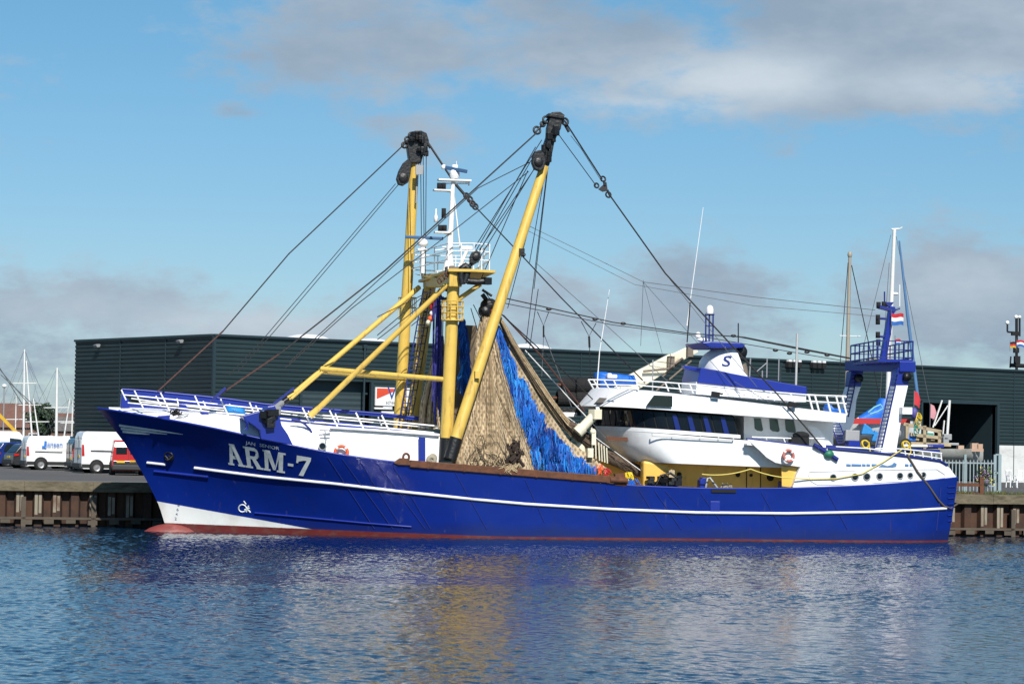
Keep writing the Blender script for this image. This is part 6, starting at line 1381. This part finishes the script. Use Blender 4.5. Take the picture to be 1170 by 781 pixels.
def yhull(par, x0, x1, ytop, ybot, v, hw, m, name='hull', flip=False):
    b = MB(); rows_ = []
    for i in range(15):
        s_ = i / 14; x = x0 + (x1 - x0) * s_; q_ = 1 - s_ if flip else s_; w = hw * (1 - (2 * abs(q_ - .42)) ** 2.6 * .93) if abs(q_ - .42) < .5 else hw * max(.04, 1 - ((q_ - .42) / .58) ** 2)
        rk = (ybot - ytop); pts = []
        for f_, g_ in ((1, 0), (.93, .4), (.6, .8), (0, 1)): p = S(x, ytop + rk * g_ * (1 - .12 * (2 * q_ - 1) ** 2), v); pts.append(Vector((p.x, v - w * f_, p.z)))
        rows_.append(pts + [Vector((p.x, 2 * v - p.y, p.z)) for p in pts[-2::-1]])
    b.grid(rows_, True); b.grid([[r_[0] for r_ in rows_], [r_[-1] for r_ in rows_]], False, True); return b.build(name, m, par)
yhull(yt, 962, 1052, 481, 508, VB, 1.5, m_hullw)
b = MB(); b.prism([S(978, 477.5, VB - 1.62), S(1040, 478.5, VB - 1.62), S(1040, 484, VB - 1.62), S(974, 484, VB - 1.62)], (0, .1, 0)); b.build('red_strake', mat('hull_red', (.45, .03, .03), .4), yt)
b = MB(); b.prism([S(985, 478, VB - 1.2), S(1006, 478, VB - 1.2), S(1012, 486, VB - 1.2), S(980, 486, VB - 1.2)], (0, 2, 0)); b.build('cabin', m_hullw, yt)
b = MB()
for x0, y0 in ((988, 487), (1000, 495)): b.prism([S(x0 - 4, y0 + 9, VB - 1.9), S(x0, y0 - 4, VB - 1.9), S(x0 + 8, y0 + 2, VB - 1.9), S(x0 + 13, y0 + 10, VB - 1.9)], (0, .25, 0))
b.build('spray_hood', mat('cyan_tarp', (.02, .22, .55), .5), yt, bevel=.06)
b = MB(); b.tube([S(x, y, VB - 1.5) for x, y in ((992, 471), (999, 465), (1006, 462), (1009, 466), (1003, 470), (994, 473))], .05, 6); b.build('sail_tie', mat('cyan_line', (.15, .42, .5), .6), yt)
kt = shipframe('old_ketch', 'old boat with a bare wooden mast rising beside the gantry platform', 'sailing boat')
b = MB(); b.tube([S(966, 492, VB + 3), S(968.5, 400, VB + 3), S(971, 292, VB + 3)], [.11, .10, .08], 10); b.ball(S(971, 291, VB + 3), .13, 8, 6, (1, 1, 1.5)); b.build('mast', m_mastw, kt)
b = MB(); b.tube([S(959, 383.5, VB + 3), S(983, 384, VB + 3)], .03, 5); b.build('spreader', m_mast, kt)
b = MB(); b.tube([S(973, 303, VB + 3), S(996, 408, VB + 3), S(1005, 455, VB + 3)], .025, 4); b.tube([S(969, 300, VB + 3), S(958, 440, VB + 3), S(955, 480, VB + 3)], .02, 4); b.build('shroud', m_wire, kt)
yhull(kt, 935, 1000, 486, 512, VB + 3, 1.4, mat('hull_grey', (.3, .3, .29), .6))
wb = shipframe('work_boat', 'pale grey work boat on the hard with a timber frame and clutter beyond the stern', 'boat')
yhull(wb, 1040, 1123, 512.5, 531, 13.0, 1.6, mat('pale_grey_hull', (.42, .43, .40), .6, dirt=(.22, .16, .1), dirt_amt=.7, dscale=(1, 1, 2), dthr=.5))
b = MB(); b.bar(S(1106, 514, 12), S(1123, 514, 12), .2, .14); b.box(S(1113, 510, 12.4), (.34, .3, .36)); b.box(S(1118.5, 510.5, 12.4), (.3, .3, .32)); b.box(S(1097, 512, 12.4), (.3, .3, .3)); b.build('deck_fitting', mat('salmon_box', (.42, .28, .2), .7), wb)
m_tim = mat('weathered_timber', (.36, .29, .19), .85, var=.4, vscale=3)
b = MB()
for q0, q1 in (((1036, 484, 12), (1036, 514, 12)), ((1056, 486, 12), (1056, 515, 12)), ((1073, 492, 12), (1073, 514, 12)), ((1032, 484, 12), (1075, 493, 12)), ((1040, 496, 12), (1075, 500, 12)), ((1047, 478, 13), (1047, 492, 13)), ((1036, 506, 12), (1086, 508, 12))): b.bar(S(*q0), S(*q1), .16, .16)
b.box(S(1052, 501, 12.6), (1.1, .3, .5)); b.box(S(1060, 505, 12.5), (.7, .3, .4)); b.build('timber_frame', m_tim, wb)
b = MB(); b.tube([S(1081.5, 508, 12.5), S(1085, 457, 12.5)], .07, 6); b.tube([S(1066, 488, 12.5), S(1076.5, 457, 12.5)], .045, 5); b.tube([S(1068, 486, 12.5), S(1083, 463, 12.5)], .03, 5); b.tube([S(1077, 500, 12.5), S(1079, 480, 12.5)], .04, 5); b.build('pole', m_mast, wb)
b = MB(); b.box(S(1080, 504, 12.2), (.3, .3, .45)); b.box(S(1082, 499, 12.2), (.42, .3, .3)); b.box(S(1086, 507, 12.2), (.8, .3, .12)); b.build('winch', m_grey, wb, bevel=.03)
for q_, m, w, h, nm in (((1040, 500, 12.2), m_tarp, .5, .3, 'blue_crate'), ((1062, 497, 12.1), mat('teal_plastic', (.03, .25, .2), .6), .35, .25, 'teal_crate'), ((1048, 509, 12), m_hullw, 1.6, .12, 'white_board'), ((1068, 509, 12), m_blue, .9, .16, 'blue_board')): b = MB(); b.box(S(*q_), (w, .3, h)); b.build(nm, m, wb, bevel=.03)
# marker buoys with flags on the work boat deck
for x, y, y2, m, lab in ((1044.5, 466, 446, f_red, 'marker pole with a red flag standing by the gantry port leg'), (1063, 490, 461, mat('flag_pink', (.55, .25, .28), .7), 'marker pole with a faded pink flag before the doorway')):
    t = shipframe('marker_pole', lab, 'marker buoy', 'marker poles'); b = MB(); b.tube([S(x - 1, y + 20, 12.8), S(x, y2, 12.8)], .03, 5); b.build('pole', m_wire_grey, t); a = S(x, y2, 12.8); b = MB(); b.grid([[a, a + Vector((.22, .05, -.1)), a + Vector((.32, -.05, -.45))], [a + Vector((0, 0, -.7)), a + Vector((.18, .04, -.75)), a + Vector((.26, -.04, -.9))]], True); b.grid([[a + Vector((0, .02, 0)), a + Vector((.22, .07, -.1)), a + Vector((.32, -.03, -.45))], [a + Vector((0, .02, -.7)), a + Vector((.18, .06, -.75)), a + Vector((.26, -.02, -.9))]], True, True); b.build('pennant', m, t)
    b = MB(); b.ball(S(x, y + 6, 12.7), .2, 10, 7, (1, 1, 1.5)); b.build('buoy', mat('violet_float', (.07, .06, .25), .6) if m is f_red else m_white_tube, t)
for x, y, m, lab in ((1049, 481, mat('hose_yellow', (.58, .42, .03), .5), 'yellow hose looped over the work boat frame'), (1047, 492, MATS['teal_plastic'], 'teal net floats hung on the timber frame')):
    b = MB()
    for k in range(3): b.torus(S(x + k * .8, y - k * 3, 11.9), (.9, -1, .3 * k), .24 - .03 * k, .028, 16, 5)
    tag(on_ship(b.build('hanging_coil', m)), lab, 'coil')
# palisade fence
fe = shipframe('palisade_fence', 'grey steel palisade fence with a gate post on the quay behind the stern', 'fence')
VF = 13.0 - 2.4
b = MB()
zf0 = ZQ
x = 1068.0
while x < 1136: p = S(x, 540, VF); zt = S(x, 524.5, VF).z; b.prism([(p.x - .024, VF, zf0 + .08), (p.x + .024, VF, zf0 + .08), (p.x + .024, VF, zt - .08), (p.x, VF, zt), (p.x - .024, VF, zt - .08)], (0, .03, 0)); x += 4.05
for py in (528, 554): b.bar(S(1066, py - .2, VF + .05), S(1136, py + 1, VF + .05), .04, .07)
b.build('palisade_pales', mat('galvanised_pale', (.30, .36, .38), .5, metal=.2), fe)
for x, w in ((1103.5, .12), (1137.5, .14), (1143, .16), (1070, .12)): p = S(x, 520, VF); b = MB(); zt = S(x, 519, VF).z; b.box((p.x, VF + .1, (zf0 + zt) / 2), (w, .12, zt - zf0)); b.build('fence_post', mat('galvanised_post', (.27, .35, .37), .5, metal=.2), fe)
b = MB()
for py in (519, 540, 561): b.bar(S(1137.5, py, VF + .1), S(1143, py, VF + .1), .05, .08)
b.build('gate_frame', MATS['galvanised_post'], fe)
rr = shipframe('rusty_guard_rail', 'rusty guard rail with a thick end post at the quay edge behind the stern', 'guard rail')
b = MB(); p = S(1121, 560, VQ + 1.4); b.box((p.x, VQ + 1.4, ZQ + .42), (.2, .2, .84)); b.build('end_post', m_rust, rr); b = MB(); zz = S(1110, 553.5, VQ + 1.4).z; b.bar((p.x - 3.6, VQ + 1.4, zz), (p.x, VQ + 1.4, zz), .1, .16); b.bar((p.x - 3.6, VQ + 1.4, zz - .42), (p.x, VQ + 1.4, zz - .42), .1, .1)
b.build('rail_tube', m_rust, rr)
fp = shipframe('flower_basket', 'hanging basket of yellow and purple flowers on the palisade fence', 'flower basket'); b = MB(); pc = S(1126, 544, VF - .25); rnd = random.Random(3)
for k in range(220): q_ = pc + Vector((rnd.gauss(0, .22), rnd.gauss(0, .12), rnd.gauss(0, .26))); b.m = rnd.choice((0, 0, 1, 2, 2)); a1 = Vector((rnd.gauss(0, 1), rnd.gauss(0, 1), rnd.gauss(0, 1))).normalized() * .06; a2 = a1.cross(Vector((rnd.gauss(0, 1), rnd.gauss(0, 1), 1))).normalized() * .05; b.add([q_ - a1, q_ + a2, q_ + a1, q_ - a2], [(0, 1, 2, 3)])
b.build('flowers', (mat('flower_green', (.07, .14, .03), .8), mat('flower_yellow', (.65, .55, .03), .7), mat('flower_mauve', (.25, .16, .30), .7)), fp); b = MB(); b.lathe(pc - Vector((0, 0, .42)), (0, 0, 1), [(0, 0), (.16, .02), (.24, .25), (.25, .27)], 14); b.build('basket', m_grey, fp)
# white garden chairs in front of the plinth
def chair(px, D, rz, lab):
    t = empty('garden_chair', ground_at(px, D), R(rz), lab, 'chair', 'garden chairs by the warehouse'); m = m_white_tube
    b = MB(); b.box((0, 0, .44), (.46, .44, .04)); b.build('seat', m, t, bevel=.01)
    for sx in (-.2, .2):
        for sy in (-.19, .19): b = MB(); b.bar((sx * 1.1, sy * 1.1, 0), (sx, sy, .43), .05, .05); b.build('leg', m, t)
        b = MB(); b.bar((sx * 1.12, -.2, .66), (sx * 1.12, .22, .68), .05, .04); b.bar((sx * 1.1, -.19, .43), (sx * 1.12, -.19, .66), .04, .04); b.build('armrest', m, t)
    b = MB()
    for k in range(5): b.bar((-.18 + .09 * k, .21, .45), (-.19 + .095 * k, .30, .98), .055, .025)
    b.bar((-.22, .30, .98), (.22, .30, .98), .05, .07); b.build('backrest', m, t)
chair(1156, 152, 25, 'white slatted garden chair in front of the white plinth'); chair(1167.5, 151, -15, 'white garden chair at the right edge of the picture')
# far mast with aerials beyond the warehouse roof
am = empty('aerial_mast', ground_at(1162, 205), R(10), 'dark mast with aerials and two small flags beyond the warehouse roof', 'mast'); o = am.location
def L_at(px, py): return Matrix.Rotation(-R(10), 3, 'Z') @ (atY(px, py, 205) - o)
b = MB(); b.tube([(0, 0, 0), L_at(1161.5, 363)], .12, 8); b.tube([L_at(1151, 379), L_at(1165, 380)], .08, 6); b.tube([L_at(1151, 379), L_at(1151, 370)], .07, 6); b.tube([L_at(1165, 363), L_at(1165, 384)], .08, 6); b.box(L_at(1160, 381), (.6, .3, .3)); b.tube([L_at(1154, 417), L_at(1175, 418)], .16, 8); b.box(L_at(1161, 400), (.4, .3, .4)); b.box(L_at(1162, 411), (.45, .3, .6)); b.tube([L_at(1154, 420), L_at(1155, 407)], .06, 6); b.build('mast_pole', m_dark, am)
b = MB(); b.ball(L_at(1151, 368.5), .16); b.ball(L_at(1161, 362), .16); b.ball(L_at(1165, 362), .13); b.build('aerial_tip', m_white_tube, am)
flag(atY(1161.5, 392, 203), .75, .5, TRI, 'tiny red white and blue flag on the far aerial mast', pole_=.3, par_rot=0, phase=2)
flag(atY(1154, 393.5, 203), .5, .45, ((m_dark, 'dark_stripe'), (f_red, 'red_stripe'), (mat('flag_gold', (.55, .36, .03), .7), 'gold_stripe')), 'tiny dark, red and gold flag on the far aerial mast', group='black red gold flag', pole_=.3, par_rot=0, phase=1)
